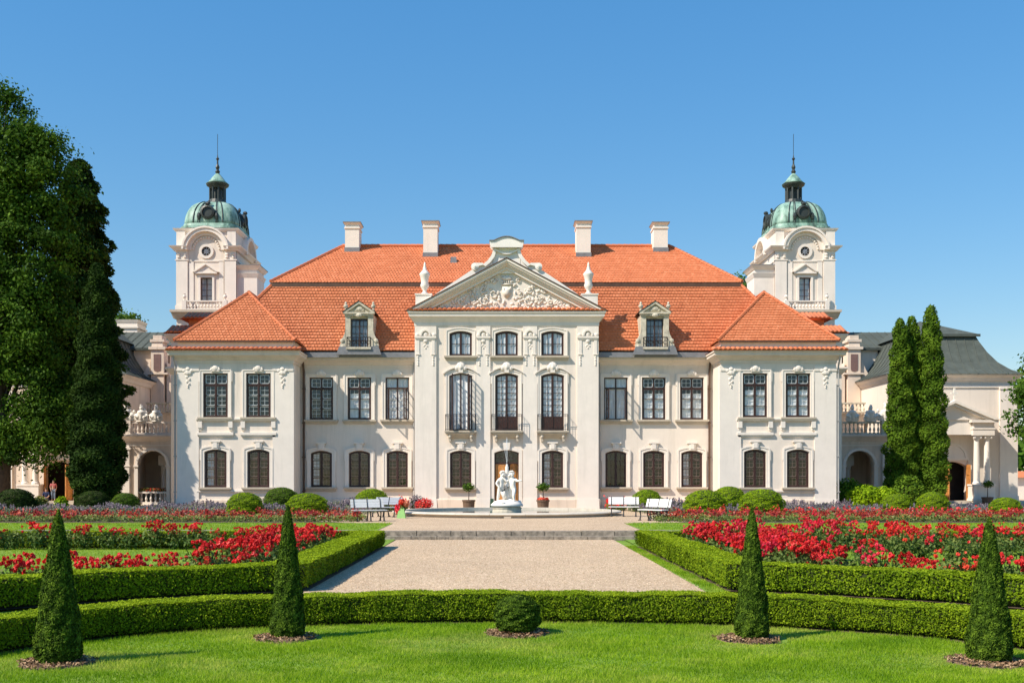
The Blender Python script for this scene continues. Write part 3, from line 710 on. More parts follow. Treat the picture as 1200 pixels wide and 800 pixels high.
for s in (-1, 1):
    for (a, b) in ((XI, XI+1.12), (XO-1.22, XO)):
        d = MB(s); d.box(a, b, YW-.08, YW, .62, 8.1); d.frustum(a, b, YW-.08, YW, 0, .62, .04, .02)
        if a == XI: d.box(a-.08, a, YW-.08, YW+.35, .62, 8.1)
        xm = (a+b)/2
        d.box(a-.03, b+.03, YW-.12, YW-.08, 7.82, 7.92)
        d.ball((xm, YW-.10, 7.72), .24, .07, .14); d.ball((xm-.2, YW-.1, 7.84), .12, .06, .1); d.ball((xm+.2, YW-.1, 7.84), .12, .06, .1); d.ball((xm, YW-.11, 7.92), .13, .07, .13)
        for k, z in enumerate((7.5, 7.36, 7.22, 7.1, 7.0, 6.9)): d.ball((xm+(-.07 if k % 2 else .05)*(k < 4), YW-.09, z), .10-.012*k, .05, .09-.008*k, 6, 4)
        d.build('pilaster', 'trim', pal)
    x0, x1 = WW[0]-1.05, WW[1]+1.05; d = MB(s); d.box(x0, x1, YW-.10, YW, 1.02, 1.12); d.build('string_course', 'trim', pal)
    d = MB(s)
    d.sweep([(x0*1, YW), (x1, YW)] if True else 0, [(0, 4.97), (.10, 5.0), (.16, 5.07), (.17, 5.14), (0, 5.16)])
    for x in WW:
        d.box(x-1.02, x+1.02, YW-.14, YW, 4.22, 4.36); d.box(x-.96, x+.96, YW-.08, YW, 4.12, 4.22)
        for q in (-.86, .86): d.box(x+q-.12, x+q+.12, YW-.15, YW, 4.62, 4.98); d.box(x+q-.09, x+q+.09, YW-.10, YW, 4.5, 4.62)
    d.build('window_apron', 'trim', pal)
# main cornice
prof = [(0, 8.28), (.05, 8.28), (.05, 8.40), (.12, 8.44), (.20, 8.54), (.36, 8.64), (.44, 8.68), (.44, 8.80), (.50, 8.84), (.50, 8.92), (0, 8.93)]
d = MB()
for P in ([(-XO, 79), (-XO, YW), (-XI, YW), (-XI, YM), (-XC, YM)], [(XC, YM), (XI, YM), (XI, YW), (XO, YW), (XO, 79)]):
    d = MB(); d.sweep(P, prof); d.build('cornice', 'cornice', pal)
d = MB()
for s in (-1, 1):
    a, b = sorted((s*(XC+.02), s*(XI+.1))); d.quad((a, YM-.46, 9.10), (b, YM-.46, 9.10), (b, YM-.02, 9.30), (a, YM-.02, 9.30)); d.box(a, b, YM-.60, YM-.505, 8.80, 9.09)
d.build('gutter', 'zinc', pal)
profc = [(0, 10.58), (.04, 10.58), (.04, 10.80), (.09, 10.84), (.16, 10.95), (.26, 11.06), (.33, 11.10), (.33, 11.22), (.40, 11.30), (.40, 11.36), (0, 11.37)]
d = MB(); d.sweep([(-XC, 64.5), (-XC, YC), (XC, YC), (XC, 64.5)], profc); d.build('cornice', 'trim', pal, label='upper cornice below the pediment')
# pediment
d = MB()
ty = YC+.12
d.poly([(-4.75, ty, 11.36), (4.75, ty, 11.36), (0, ty, 14.15)]); d.build('tympanum', 'trim', pal)
d = MB()                                      # parapet with scrolls and segmental cap
par = [(-5.66, 11.38), (-1.95, 13.86)]
for k in range(7): t = PI*0.9*k/6; par.append((-1.80-.13*math.cos(t)*1.0, 13.98+.17*math.sin(t)))
par += [(-1.38, 14.10), (-1.10, 14.34), (-.88, 14.64), (-.78, 14.95), (-.80, 15.06)]
outl = par+[(-p[0], p[1]) for p in reversed(par)]
inner = [(4.9, 11.38), (0, 14.1), (-4.9, 11.38)]
for y0, y1 in ((YC+.02, YC+.5),):
    n = len(outl)
    # strip the outline towards the axis: left half and right half
    for hlf in (par, [(-p[0], p[1]) for p in par]):
        for p, q in zip(hlf[:-1], hlf[1:]):
            def low(pp): return max(11.38, 11.38+(4.9-abs(pp[0]))*(14.1-11.38)/4.9) if abs(pp[0]) < 4.9 else 11.37
            d.quad((p[0], y0, low(p)), (q[0], y0, low(q)), (q[0], y0, q[1]), (p[0], y0, p[1]))
            d.quad((p[0], y0, p[1]), (q[0], y0, q[1]), (q[0], y1, q[1]), (p[0], y1, p[1])); d.quad((p[0], y1, low(p)), (q[0], y1, low(q)), (q[0], y1, q[1]), (p[0], y1, p[1]))
    d.quad((-.80, y0, 13.6), (.80, y0, 13.6), (.80, y0, 15.06), (-.80, y0, 15.06))
d.build('parapet', 'trim_lit', pal)
d = MB()                                      # raised border of the scrolls
bl = [(p[0], p[1]) for p in par[9:]]; d.ring(bl, [(p[0]+.17, p[1]-.10) for p in bl], YC-.10, YC+.02, closed=False); br = [(-p[0], p[1]) for p in bl]; d.ring(br, [(p[0]-.17, p[1]-.10) for p in br], YC-.10, YC+.02, closed=False)
for s in (-1, 1):
    for rr_, yy_ in ((.21, YC-.10), (.12, YC-.14), (.05, YC-.17)): d.prism([(s*1.84+rr_*math.cos(2*PI*k/18), 14.0+rr_*math.sin(2*PI*k/18)) for k in range(18)], yy_, YC+.3)
    d.prism([(s*1.84, 14.20), (s*1.38, 14.20), (s*1.30, 14.10), (s*1.84, 13.96)][::s], YC-.098, YC+.02)
cap = [(-.88, 15.06), (.88, 15.06), (.96, 15.22), (.98, 15.42)]+[(.72-1.44*k/10, 15.42+.22*math.sin(PI*k/10)) for k in range(11)]+[(-.98, 15.42), (-.96, 15.22)]
d.prism(cap, YC-.28, YC+.5)
sw = [(-.70+1.4*k/10, 15.04-.26*math.sin(PI*k/10)) for k in range(11)]; d.ring(sw, [(p[0], p[1]-.09) for p in sw], YC-.12, YC+.02, closed=False)
d.build('gable_crest', 'trim_lit', pal)
d = MB(); cp = [(-1.0, 15.425)]+[(-.74+1.48*k/10, 15.43+.23*math.sin(PI*k/10)) for k in range(11)]+[(1.0, 15.425)]
d.ring([(p[0], p[1]+.05) for p in cp], cp, YC-.34, YC+.55, closed=False); d.build('crest_flashing', 'zinc', pal)
d = MB()                                      # raking cornice
ax, az, bx, bz = 0, 14.40, 5.72, 11.38
sl = (az-bz)/bx
for s in (-1, 1):
    for (o, y0, t0, t1) in ((0, YC-.40, 0, .13), (0, YC-.32, .13, .24), (0, YC-.20, .24, .36), (0, YC-.08, .36, .56)):
        hi = [(0, az-t0), (s*(bx-t0/sl), bz)]; lo = [(s*max(0, bx-t1/sl), bz), (0, az-t1)]
        d.prism(hi+lo if s > 0 else (hi+lo)[::-1], y0, YC+.15)
d.build('raking_cornice', 'trim', pal)
for s in (-1, 1):
    d = MB(); a, b = Vector((s*5.80, YC-.44, 11.40)), Vector((0, YC-.44, 14.46))
    d.prism([(s*5.84, 11.40), (s*5.70, 11.395), (0, 14.41), (0, 14.465)], YC-.44, YC+.02); d.build('rake_flashing', 'pipe', pal)
pantiles('pantiles', -5.62, 5.62, YC-.44, 11.40, YC+.06, 11.58, pal)
# relief in the tympanum: crowned shield, scrolls, flags and leaves
d = MB(); y = ty-.03
def spiral(cx, cz, r0, turns, s, th0, rad):
    pts = []; n = int(9*turns)+4
    for k in range(n):
        t = k/(n-1); an = th0+s*turns*2*PI*t; rr = r0*(1-.85*t); pts.append((cx+rr*math.cos(an), y-.02-.03*t, cz+rr*math.sin(an)))
    d.tube(pts, [rad*(.8-.4*k/(n-1)) for k in range(n)], 5)
d.prism([(-.24, 12.85), (.24, 12.85), (.26, 12.5), (.16, 12.3), (0, 12.2), (-.16, 12.3), (-.26, 12.5)], y-.04, y+.02)
d.ball((0, y-.03, 12.55), .16, .05, .2); d.box(-.30, .30, y-.07, y, 12.95, 13.04)
for k in range(5): d.ball((-.26+.13*k, y-.04, 13.14), .06, .06, .11, 6, 4)
d.ball((0, y-.08, 13.33), .30, .07, .12)
rl = random.Random(5)
for s in (-1, 1):
    for (cx, cz, r, tn, th, sg) in ((.75, 12.45, .30, 1.4, 2.6, 1), (1.25, 12.05, .30, 1.5, .6, -1), (1.35, 12.70, .24, 1.3, 3.6, 1), (1.95, 12.20, .30, 1.5, 2.2, 1), (2.55, 11.95, .24, 1.4, .3, -1), (2.2, 12.62, .18, 1.2, 3, 1), (3.1, 11.90, .20, 1.3, 2.4, 1), (3.6, 11.75, .14, 1.2, .6, -1), (.62, 13.25, .16, 1.2, 2, -1), (.62, 11.85, .2, 1.2, 4, 1)):
        spiral(s*cx, cz, r, tn, s*sg, th if s > 0 else PI-th, .055)
    for k in range(84):
        x = rl.uniform(.1, 3.9); zmax = 11.5+(4.2-x)*.55; z = rl.uniform(11.55, max(11.6, zmax))
        d.ball((s*x, y-.02, z), rl.uniform(.05, .12), .04, rl.uniform(.05, .11), 6, 4)
d.build('relief', 'trim', pal, smooth=True)
# gable roof behind the pediment
d = MB()
for s in (-1, 1): d.quad((s*5.75, YC+.45, 11.35), (0, YC+.45, 14.25), (0, 69, 14.25), (s*5.75, 66, 11.35))
d.build('gable_roof', 'tile', pal)
for s in (-1, 1):                             # pedestals and stone vases at the pediment's ends
    d = MB(); d.box(s*4.83-.46, s*4.83+.46, YC+.30, YC+1.1, 11.2, 12.42); d.box(s*4.83-.50, s*4.83+.50, YC+.26, YC+1.14, 12.42, 12.50); d.build('pedestal', 'trim', pal)
    d = MB(); d.lathe([(.20, 0), (.21, .08), (.10, .18), (.12, .26), (.22, .40), (.26, .54), (.21, .68), (.22, .86), (.27, 1.06), (.31, 1.16), (.31, 1.22), (.20, 1.34), (.11, 1.46), (.10, 1.58), (.06, 1.70), (.065, 1.78), (.02, 1.90)], s*4.78, YC+.7, 12.5, 14)
    d.build('vase', 'trim', pal, smooth=True)
# balconies
def balcony(xc):
    d = MB(); z = 4.53
    d.box(xc-.92, xc+.92, YC-.42, YC, z-.09, z); d.box(xc-.87, xc+.87, YC-.38, YC, z-.16, z-.09); d.frustum(xc-.78, xc+.78, YC-.34, YC, z-.30, z-.16, -.10, .03); d.frustum(xc-.60, xc+.60, YC-.22, YC, z-.42, z-.30, -.08, .04)
    b = d.build('balcony', 'sillstone', pal)
    for q in (-.62, .62):
        d = MB(); d.prism([(0, 0)]*0 or [(xc+q-.09, z-.24), (xc+q+.09, z-.24), (xc+q+.09, z-.42), (xc+q+.05, z-.62), (xc+q-.05, z-.62), (xc+q-.09, z-.42)], YC-.30, YC); d.ball((xc+q, YC-.26, z-.36), .10, .12, .11); d.build('bracket', 'sillstone', b)
    d = MB(); zt = z+.92
    for (p, q) in (((xc-.86, YC), (xc-.86, YC-.37)), ((xc-.86, YC-.37), (xc+.86, YC-.37)), ((xc+.86, YC-.37), (xc+.86, YC))):
        for zz, rr in ((zt, .018), (z+.07, .012), (zt-.10, .010)): d.tube([(p[0], p[1], zz), (q[0], q[1], zz)], rr, 4)
        n = max(2, int((Vector(q)-Vector(p)).length/.145))
        for k in range(n+1): x = p[0]+(q[0]-p[0])*k/n; yy = p[1]+(q[1]-p[1])*k/n; d.tube([(x, yy, z), (x, yy, zt)], .0085 if 0 < k < n else .016, 4)
    for k in range(2):
        for sg in (-1, 1):
            pts = [(xc+sg*(.10+.2*k)+.09*math.cos(t)*(1-t/9), YC-.375, z+.5+.09*math.sin(t)*(1-t/9)) for t in [i*.6 for i in range(12)]]; d.tube(pts, .009, 4)
    d.build('railing', 'iron', b)
for x in CW: balcony(x)
# downpipes
for s in (-1, 1):
    d = MB(s); x = XI-.20; d.tube([(x, YM-.36, 8.95), (x+.02, YM-.30, 8.55), (x, YM-.12, 8.0), (x, YM-.12, .15), (x, YM-.2, .05)], .065, 8)
    for z in (1, 3, 5, 7): d.box(x-.09, x+.09, YM-.2, YM, z, z+.05)
    d.build('downpipe', 'pipe', pal)
    d = MB(s); x = XO+.13; d.tube([(x, YW-.4, 8.95), (x, YW-.3, 8.5), (x, YW-.02, 8.1), (x, YW-.02, .1)], .05, 8)
    for z in (1, 3, 5, 7): d.box(x-.08, x+.08, YW-.09, YW+.05, z, z+.05)
    d.build('downpipe', 'pipe_grey', pal)
    d = MB(s); x = XC+.12; d.tube([(x, YM-.36, 9.0), (x, YM-.12, 8.4), (x, YM-.12, .15)], .05, 8); d.build('downpipe', 'pipe_grey', pal)

# roofs
EY, EZ, BY, BZ, RY, RZ = 62.05, 9.22, 65.40, 13.78, 71.0, 17.2
d = MB(); YB = 80.0; BYB = YB-(BY-EY); EX, BX, RX = 17.55, 14.2, 10.88
d.quad((-EX, EY, EZ), (EX, EY, EZ), (BX, BY, BZ), (-BX, BY, BZ)); d.quad((EX, YB, EZ), (-EX, YB, EZ), (-BX, BYB, BZ), (BX, BYB, BZ))
for s in (-1, 1): d.quad((s*EX, EY, EZ), (s*EX, YB, EZ), (s*BX, BYB, BZ), (s*BX, BY, BZ))
uy = BY-.22; ux = BX+.2; uyb = 2*RY-uy
d.quad((-ux, uy, BZ+.0), (ux, uy, BZ), (RX, RY, RZ), (-RX, RY, RZ)); d.quad((ux, uyb, BZ), (-ux, uyb, BZ), (-RX, RY, RZ), (RX, RY, RZ))
for s in (-1, 1): d.poly([(s*ux, uy, BZ), (s*ux, uyb, BZ), (s*RX, RY, RZ)])
d.quad((-ux, uy, BZ-.005), (ux, uy, BZ-.005), (ux, uyb, BZ-.005), (-ux, uyb, BZ-.005))
roof = d.build('roof', 'tile', pal)
me = roof.data; a = me.attributes.new('tint', 'FLOAT', 'POINT'); a.data.foreach_set('value', np.full(len(me.vertices), .45, np.float32))
d = MB(); d.box(-ux-.02, ux+.02, uy-.05, uy+.02, BZ-.30, BZ-.03); d.box(-ux, ux, uy+.02, uy+.3, BZ-.30, BZ-.26); d.build('eaves_board', 'pipe', pal)
vl = math.hypot(BY-EY, BZ-EZ); Vv = ((0), (BY-EY)/vl, (BZ-EZ)/vl)
tiles('roof_tiles', (0, EY, EZ), (1, 0, 0), Vv, [(-EX, 0), (EX, 0), (BX, vl), (-BX, vl)], pal, seed=1)
vl2 = math.hypot(RY-uy, RZ-BZ); V2 = (0, (RY-uy)/vl2, (RZ-BZ)/vl2)
tiles('roof_tiles', (0, uy, BZ), (1, 0, 0), V2, [(-ux, -.06), (ux, -.06), (RX, vl2), (-RX, vl2)], pal, row=.33, seed=2)
d = MB(); hip_cap(d, (-RX, RY, RZ+.05), (RX, RY, RZ+.05), .14)
for s in (-1, 1):
    hip_cap(d, (s*ux, uy, BZ+.03), (s*RX, RY, RZ+.05), .12); hip_cap(d, (s*EX, EY, EZ+.03), (s*BX, BY, BZ+.03), .12)
d.build('ridge_tiles', 'tile', pal, kind='stuff')
WX = 15.305
for s in (-1, 1):                             # hipped roofs of the wings with their pantile skirts
    e0, e1 = YW-.12, 63.35; hw = 3.42; z0, z1 = 9.52, 12.78
    d = MB()
    d.poly([(s*WX-hw, e0, z0), (s*WX+hw, e0, z0), (s*WX, e1, z1)])
    for q in (-1, 1): d.quad((s*WX+q*hw, e0, z0), (s*WX+q*hw, 68, z0), (s*WX, 68, z1), (s*WX, e1, z1))
    r = d.build('roof', 'tile', pal, label='small hipped roof over the wing')
    a = r.data.attributes.new('tint', 'FLOAT', 'POINT'); a.data.foreach_set('value', np.full(len(r.data.vertices), .45, np.float32))
    l1 = math.hypot(e1-e0, z1-z0); tiles('roof_tiles', (s*WX, e0, z0), (1, 0, 0), (0, (e1-e0)/l1, (z1-z0)/l1), [(-hw, 0), (hw, 0), (0, l1)], pal, seed=5+s)
    l2 = math.hypot(hw, z1-z0)
    for q in (-1, 1):
        U = (0, q, 0); Vq = (-q*hw/l2, 0, (z1-z0)/l2)
        ys = [(0, 0), ((68-e0)*q, 0), ((68-e0)*q, l2), ((e1-e0)*q, l2)]
        tiles('roof_tiles', (s*WX+q*hw, e0, z0), U, Vq, ys, pal, seed=9+s+q)
    d = MB()
    for q in (-1, 1): hip_cap(d, (s*WX+q*hw, e0, z0+.04), (s*WX, e1, z1+.04), .10)
    hip_cap(d, (s*WX, e1, z1+.05), (s*WX, 67, z1+.05), .11); d.build('ridge_tiles', 'tile', pal, kind='stuff')
    d = MB(); d.box(s*WX-hw+.02, s*WX+hw-.02, e0-.03, e0+.05, z0-.09, z0-.01); d.build('eaves_board', 'pipe', pal)
    pantiles('pantiles', s*WX-3.78, s*WX+3.78, YW-.60, 8.93, YW-.02, 9.12, pal)
    d = MB(); a, b = s*WX-3.78, s*WX+3.78
    d.quad((a, YW-.60, 8.94), (b, YW-.60, 8.94), (b, YW, 9.09), (a, YW, 9.09))
    for q in (-1, 1):
        xx = s*WX+q*3.78; d.quad((xx, YW-.60, 8.95), (xx, 66, 8.95), (xx-q*.55, 66, 9.25), (xx-q*.55, YW-.02, 9.25))
    o = d.build('skirt_roof', 'tile', pal); at = o.data.attributes.new('tint', 'FLOAT', 'POINT'); at.data.foreach_set('value', np.full(len(o.data.vertices), .45, np.float32))
# chimneys
for (x, y, zt) in ((-10.13, 70.1, 18.66), (-4.92, 69.2, 18.52), (5.02, 69.2, 18.52), (10.16, 70.1, 18.66)):
    d = MB(); w = .46; zb = 15.6
    d.box(x-w, x+w, y, y+1.25, zb, zt-.42); d.box(x-w-.05, x+w+.05, y-.05, y+1.30, zt-.46, zt-.36); d.box(x-w, x+w, y, y+1.25, zt-.36, zt-.2); d.frustum(x-w, x+w, y, y+1.25, zt-.2, zt-.08, .02, .10)
    c = d.build('chimney', 'trim', pal)
    d = MB(); d.box(x-w-.13, x+w+.13, y-.13, y+1.38, zt-.08, zt-.02); d.build('chimney_cap', 'zinc', c)
    d = MB(); zr = BZ+(y-uy)*(RZ-BZ)/(RY-uy); d.box(x-w-.04, x+w+.04, y-.07, y+.02, zr-.25, zr+.28); d.build('flashing', 'zinc', c)
d = MB(); d.frustum(-4.35+.8, -4.0+.8, 68.2, 68.6, 15.4, 15.95, .05, 0); d.build('roof_vent', 'zinc', pal)
# dormers
def dormer(x):
    y = EY-.10
    d = MB(); zb = 9.25
    wall(d, x-.82, x+.82, 9.0, 11.30, y, [(x, .98, 9.36, 11.05, 0)], .2)
    for s in (-1, 1):
        d.quad((x+s*.82, y, 9.0), (x+s*.82, y+2.4, 9.0), (x+s*.82, y+2.4, 11.30), (x+s*.82, y, 11.30))
    dm = d.build('dormer', 'stone_old', pal)
    d = MB()
    for s in (-1, 1):
        d.box(x+s*.66-.15, x+s*.66+.15, y-.10, y, 9.36, 11.18)
        sc = [(x+s*.80, 10.45), (x+s*.86, 10.15), (x+s*.97, 9.92), (x+s*1.06, 9.82), (x+s*1.10, 9.68), (x+s*1.04, 9.60), (x+s*1.12, 9.58), (x+s*1.12, 9.12), (x+s*.80, 9.12)]
        d.prism(sc if s > 0 else sc[::-1], y-.10, y+.35); d.ball((x+s*.98, y-.10, 9.76), .13, .07, .13); d.ball((x+s*.97, y-.12, 9.35), .12, .05, .16)
    d.box(x-.84, x+.84, y-.16, y+.05, 11.18, 11.30); d.box(x-.90, x+.90, y-.24, y+.05, 11.30, 11.40)
    d.prism([(x-.86, 11.40), (x+.86, 11.40), (x, 11.96)], y-.10, y+.1)
    for s in (-1, 1):
        pr = [(x+s*.94, 11.40), (x, 12.02), (x, 11.88), (x+s*.72, 11.40)]; d.prism(pr if s < 0 else pr[::-1], y-.24, y+.1)
    d.ball((x, y-.13, 11.60), .24, .08, .15); d.ball((x-.2, y-.12, 11.52), .12, .06, .09); d.ball((x+.2, y-.12, 11.52), .12, .06, .09); d.ball((x, y-.20, 11.22), .20, .09, .13); d.ball((x-.26, y-.15, 11.24), .12, .06, .07); d.ball((x+.26, y-.15, 11.24), .12, .06, .07)
    d.build('surround', 'stone_old', dm)
    d = MB()
    for s in (-1, 1): d.quad((x+s*.98, y-.28, 11.41), (x, y-.28, 12.07), (x, y+2.6, 12.07), (x+s*.98, y+2.6, 11.41))
    d.build('dormer_roof', 'zinc', dm)
    for s in (-1, 1):
        d = MB(); d.lathe([(.08, 0), (.08, .06), (.04, .1), (.13, .22), (.14, .30), (.06, .36), (.08, .42), (.03, .52)], x+s*.80, y+.05, 11.52, 8); d.build('urn', 'stone_old', dm)
    d = MB(); d.ring([(x-.49, 9.36), (x+.49, 9.36), (x+.49, 11.05), (x-.49, 11.05)], [(x-.43, 9.42), (x+.43, 9.42), (x+.43, 10.99), (x-.43, 10.99)], y+.08, y+.16); d.box(x-.035, x+.035, y+.07, y+.15, 9.36, 11.05)
    for z in (9.78, 10.2, 10.62): d.box(x-.45, x+.45, y+.09, y+.13, z-.014, z+.014)
    for q in (-.22, .22): d.box(x+q-.012, x+q+.012, y+.09, y+.13, 9.36, 11.05)
    d.build('window', 'dark_wood', dm)
    d = MB(); d.quad((x-.46, y+.12, 9.36), (x+.46, y+.12, 9.36), (x+.46, y+.12, 11.05), (x-.46, y+.12, 11.05)); d.build('pane', 'glass', dm)
    d = MB(); d.quad((x-.46, y+.17, 9.36), (x+.46, y+.17, 9.36), (x+.46, y+.17, 10.9), (x-.46, y+.17, 10.9)); d.build('curtain', 'grey_paint', dm)
    d = MB(); d.box(x-.8, x+.8, y+.5, y+.55, 9.1, 11.28); d.build('dark_backing', 'dark_room', dm)
    d = MB(); d.box(x-.72, x+.72, y-.40, y, 9.24, 9.36)
    d.build('balcony_slab', 'stone_old', dm)
    d = MB()
    zt = 9.92
    for (p, q) in (((x-.68, y), (x-.68, y-.38)), ((x-.68, y-.38), (x+.68, y-.38)), ((x+.68, y-.38), (x+.68, y))):
        d.tube([(p[0], p[1], zt), (q[0], q[1], zt)], .028, 4); n = max(2, int((Vector(q)-Vector(p)).length/.13))
        for k in range(n+1): xx = p[0]+(q[0]-p[0])*k/n; yy = p[1]+(q[1]-p[1])*k/n; d.tube([(xx, yy, 9.36), (xx, yy, zt)], .016, 4)
    for k in range(5): d.tube([(x-.56+.28*k+.12*math.cos(t), y-.385, 9.64+.10*math.sin(t)) for t in [i*.7 for i in range(10)]], .018, 4)
    d.build('railing', 'iron', dm)
    d = MB(); d.prism([(x-1.30, 8.93), (x+1.30, 8.93), (x+1.14, 9.40), (x-1.14, 9.40)], y-.32, y-.11); d.build('flashing', 'zinc', dm)
for x in (-8.55, 8.60): dormer(x)
# stepped corner bays beside the wings
for s in (-1, 1):
    d = MB(s); d.box(XO-.2, 20.75, 66, 76, 0, 10.6); d.build('corner_bay', 'plaster', pal)
    d = MB(s); d.sweep([(XO, 66), (20.75, 66), (20.75, 76)], [(0, 10.2), (.1, 10.3), (.25, 10.5), (.32, 10.6), (.32, 10.7), (0, 10.72)]); d.sweep([(XO, 66), (20.75, 66), (20.75, 76)], [(0, 8.2), (.1, 8.3), (.3, 8.55), (.3, 8.65), (0, 8.7)]); d.build('cornice', 'cornice', pal)
    for (x0, x1, z0, z1, y) in ((XO, 21.15, 10.75, 11.35, 65.6), (XO, 20.4, 11.75, 12.3, 66.5)):
        d = MB(s); d.frustum(x0, x1-.5, y+.5, y+8, z0, z1, .5, -.25) if False else None
        d.poly([(x0-.4, y, z0), (x1, y, z0), (x1-.9, y+1.2, z1), (x0, y+1.2, z1)]); d.poly([(x1, y, z0), (x1, y+9, z0), (x1-.9, y+8, z1), (x1-.9, y+1.2, z1)]); d.box(x0-.4, x1-.45, y+.5, y+8, z0-.4, z0-.01)
        o = d.build('roof', 'tile', pal, label='small pantile roof over the corner bay'); at = o.data.attributes.new('tint', 'FLOAT', 'POINT'); at.data.foreach_set('value', np.full(len(o.data.vertices), .5, np.float32))
        a, b = sorted((s*(x0-.4), s*(x1-.2))); pantiles('pantiles', a, b, y-.02, z0+.01, y+1.15, z1-.05, pal, .25)

# ------------------------------------------------------------------ towers
def tint_fill(o, v=.5):
    a = o.data.attributes.new('tint', 'FLOAT', 'POINT'); a.data.foreach_set('value', np.full(len(o.data.vertices), v, np.float32)); return o
def tower(s, label):
    X, Y0, W2, D, ys = s*23.0, 82.0, 2.3, 6.4, 6.4/4.8
    t = empty('tower', (X, Y0+D/2, 0), label, 'tower', 'domed towers behind the palace')
    cy = Y0+D/2
    d = MB(); wall(d, X-W2, X+W2, 0, 20.95, Y0, [(X, .88, 15.4, 17.25, 0)], .3)
    for q in (-1, 1): d.quad((X+q*W2, Y0, 0), (X+q*W2, Y0+D, 0), (X+q*W2, Y0+D, 20.95), (X+q*W2, Y0, 20.95))
    d.quad((X-W2, Y0+D, 0), (X+W2, Y0+D, 0), (X+W2, Y0+D, 20.95), (X-W2, Y0+D, 20.95)); d.quad((X-W2, Y0, 20.9), (X+W2, Y0, 20.9), (X+W2, Y0+D, 20.9), (X-W2, Y0+D, 20.9))
    d.build('wall', 'plaster', t)
    d = MB()                                   # corner pilasters, entablature
    box = lambda e: [(X-W2-e, Y0-e), (X+W2+e, Y0-e), (X+W2+e, Y0+D+e), (X-W2-e, Y0+D+e)]
    for q in (-1, 1):
        for yy in (Y0, Y0+D):
            d.box(X+q*1.86-.44, X+q*1.86+.44, yy-.12, yy+.12, 14.7, 18.55); d.box(X+q*1.86-.44, X+q*1.86+.44, yy-.12, yy+.12, 18.62, 19.25)
            d.box(X+q*1.86-.52, X+q*1.86+.52, yy-.16, yy+.16, 18.55, 18.62); d.box(X+q*1.86-.5, X+q*1.86+.5, yy-.18, yy+.18, 14.7, 15.1)
            for z in (18.8, 19.0): d.ball((X+q*1.86-.25, yy-.15, z), .14, .08, .10, 6, 4); d.ball((X+q*1.86+.25, yy-.15, z), .14, .08, .10, 6, 4)
        d.box(X+q*1.15-.18, X+q*1.15+.18, Y0-.05, Y0, 14.7, 18.5); d.box(X+q*2.32-.07, X+q*2.32+.07, Y0+.3, Y0+D-.3, 18.5, 18.62)
        d.box(X+q*1.95-.33, X+q*1.95+.33, Y0-.12, Y0+.6, 19.6, 20.85); d.box(X+q*1.95-.33, X+q*1.95+.33, Y0+D-.6, Y0+D+.12, 19.6, 20.85)
    d.box(X-1.42, X+1.42, Y0-.05, Y0, 18.46, 18.58)
    d.build('pilaster', 'trim', t)
    cor = [(0, 19.25), (.12, 19.28), (.20, 19.40), (.38, 19.52), (.42, 19.62), (0, 19.66)]
    d = MB()
    for q in (-1, 1):
        a, b = X+q*1.42, X+q*(W2+.05)
        P = [(X-W2-.05, Y0+D), (X-W2-.05, Y0-.1), (X-1.42, Y0-.1)] if q < 0 else [(X+1.42, Y0-.1), (X+W2+.05, Y0-.1), (X+W2+.05, Y0+D)]
        d.sweep(P, cor)
    arc = lambda r, z=19.35: [(X-r*math.cos(PI*k/16), z+r*.98*math.sin(PI*k/16)) for k in range(17)]
    d.ring(arc(1.72), arc(1.42), Y0-.42, Y0, closed=False); d.ring(arc(1.80), arc(1.66), Y0-.50, Y0-.1, closed=False); d.ring(arc(1.42), arc(1.15), Y0-.12, Y0, closed=False)
    for k in range(15): an = PI*(k+.5)/15; d.ball((X-1.0*math.cos(an), Y0-.05, 19.35+.98*math.sin(an)), .09, .06, .09, 6, 4)
    d.build('cornice', 'trim', t)
    d = MB(); d.sweep([(X-W2, Y0+D), (X-W2, Y0), (X+W2, Y0), (X+W2, Y0+D)], [(0, 20.75), (.08, 20.78), (.2, 20.9), (.24, 21.0), (0, 21.04)]); d.build('attic_cornice', 'trim', t)
    for q in (-1, 1):                          # arched gables of the side faces
        d = MB(); ysd = [(cy-1.7*math.cos(PI*k/12), 19.35+1.65*math.sin(PI*k/12)) for k in range(13)]; yin = [(cy-1.4*math.cos(PI*k/12), 19.35+1.38*math.sin(PI*k/12)) for k in range(13)]
        x0, x1 = X+q*W2, X+q*(W2+.45)
        for k in range(12):
            d.quad((x1, *ysd[k]), (x1, *ysd[k+1]), (x1, *yin[k+1]), (x1, *yin[k])); d.quad((x0, *ysd[k]), (x0, *ysd[k+1]), (x1, *ysd[k+1]), (x1, *ysd[k])); d.quad((x0, *yin[k]), (x0, *yin[k+1]), (x1, *yin[k+1]), (x1, *yin[k]))
        d.build('side_gable', 'trim', t)
    # window with pediment, round window
    d = MB(); z0, z1 = 15.4, 17.25
    d.ring([(X-.44, z0), (X+.44, z0), (X+.44, z1), (X-.44, z1)], [(X-.38, z0+.06), (X+.38, z0+.06), (X+.38, z1-.06), (X-.38, z1-.06)], Y0+.1, Y0+.2); d.box(X-.03, X+.03, Y0+.09, Y0+.19, z0, z1)
    for z in (15.85, 16.3, 16.75): d.box(X-.4, X+.4, Y0+.11, Y0+.17, z-.016, z+.016)
    w = d.build('window', 'dark_wood', t)
    d = MB(); d.quad((X-.42, Y0+.14, z0), (X+.42, Y0+.14, z0), (X+.42, Y0+.14, z1), (X-.42, Y0+.14, z1)); d.build('pane', 'glass', w)
    d = MB(); d.box(X-.44, X+.44, Y0+.27, Y0+.30, z0, z1); d.build('curtain', 'curtain', w)
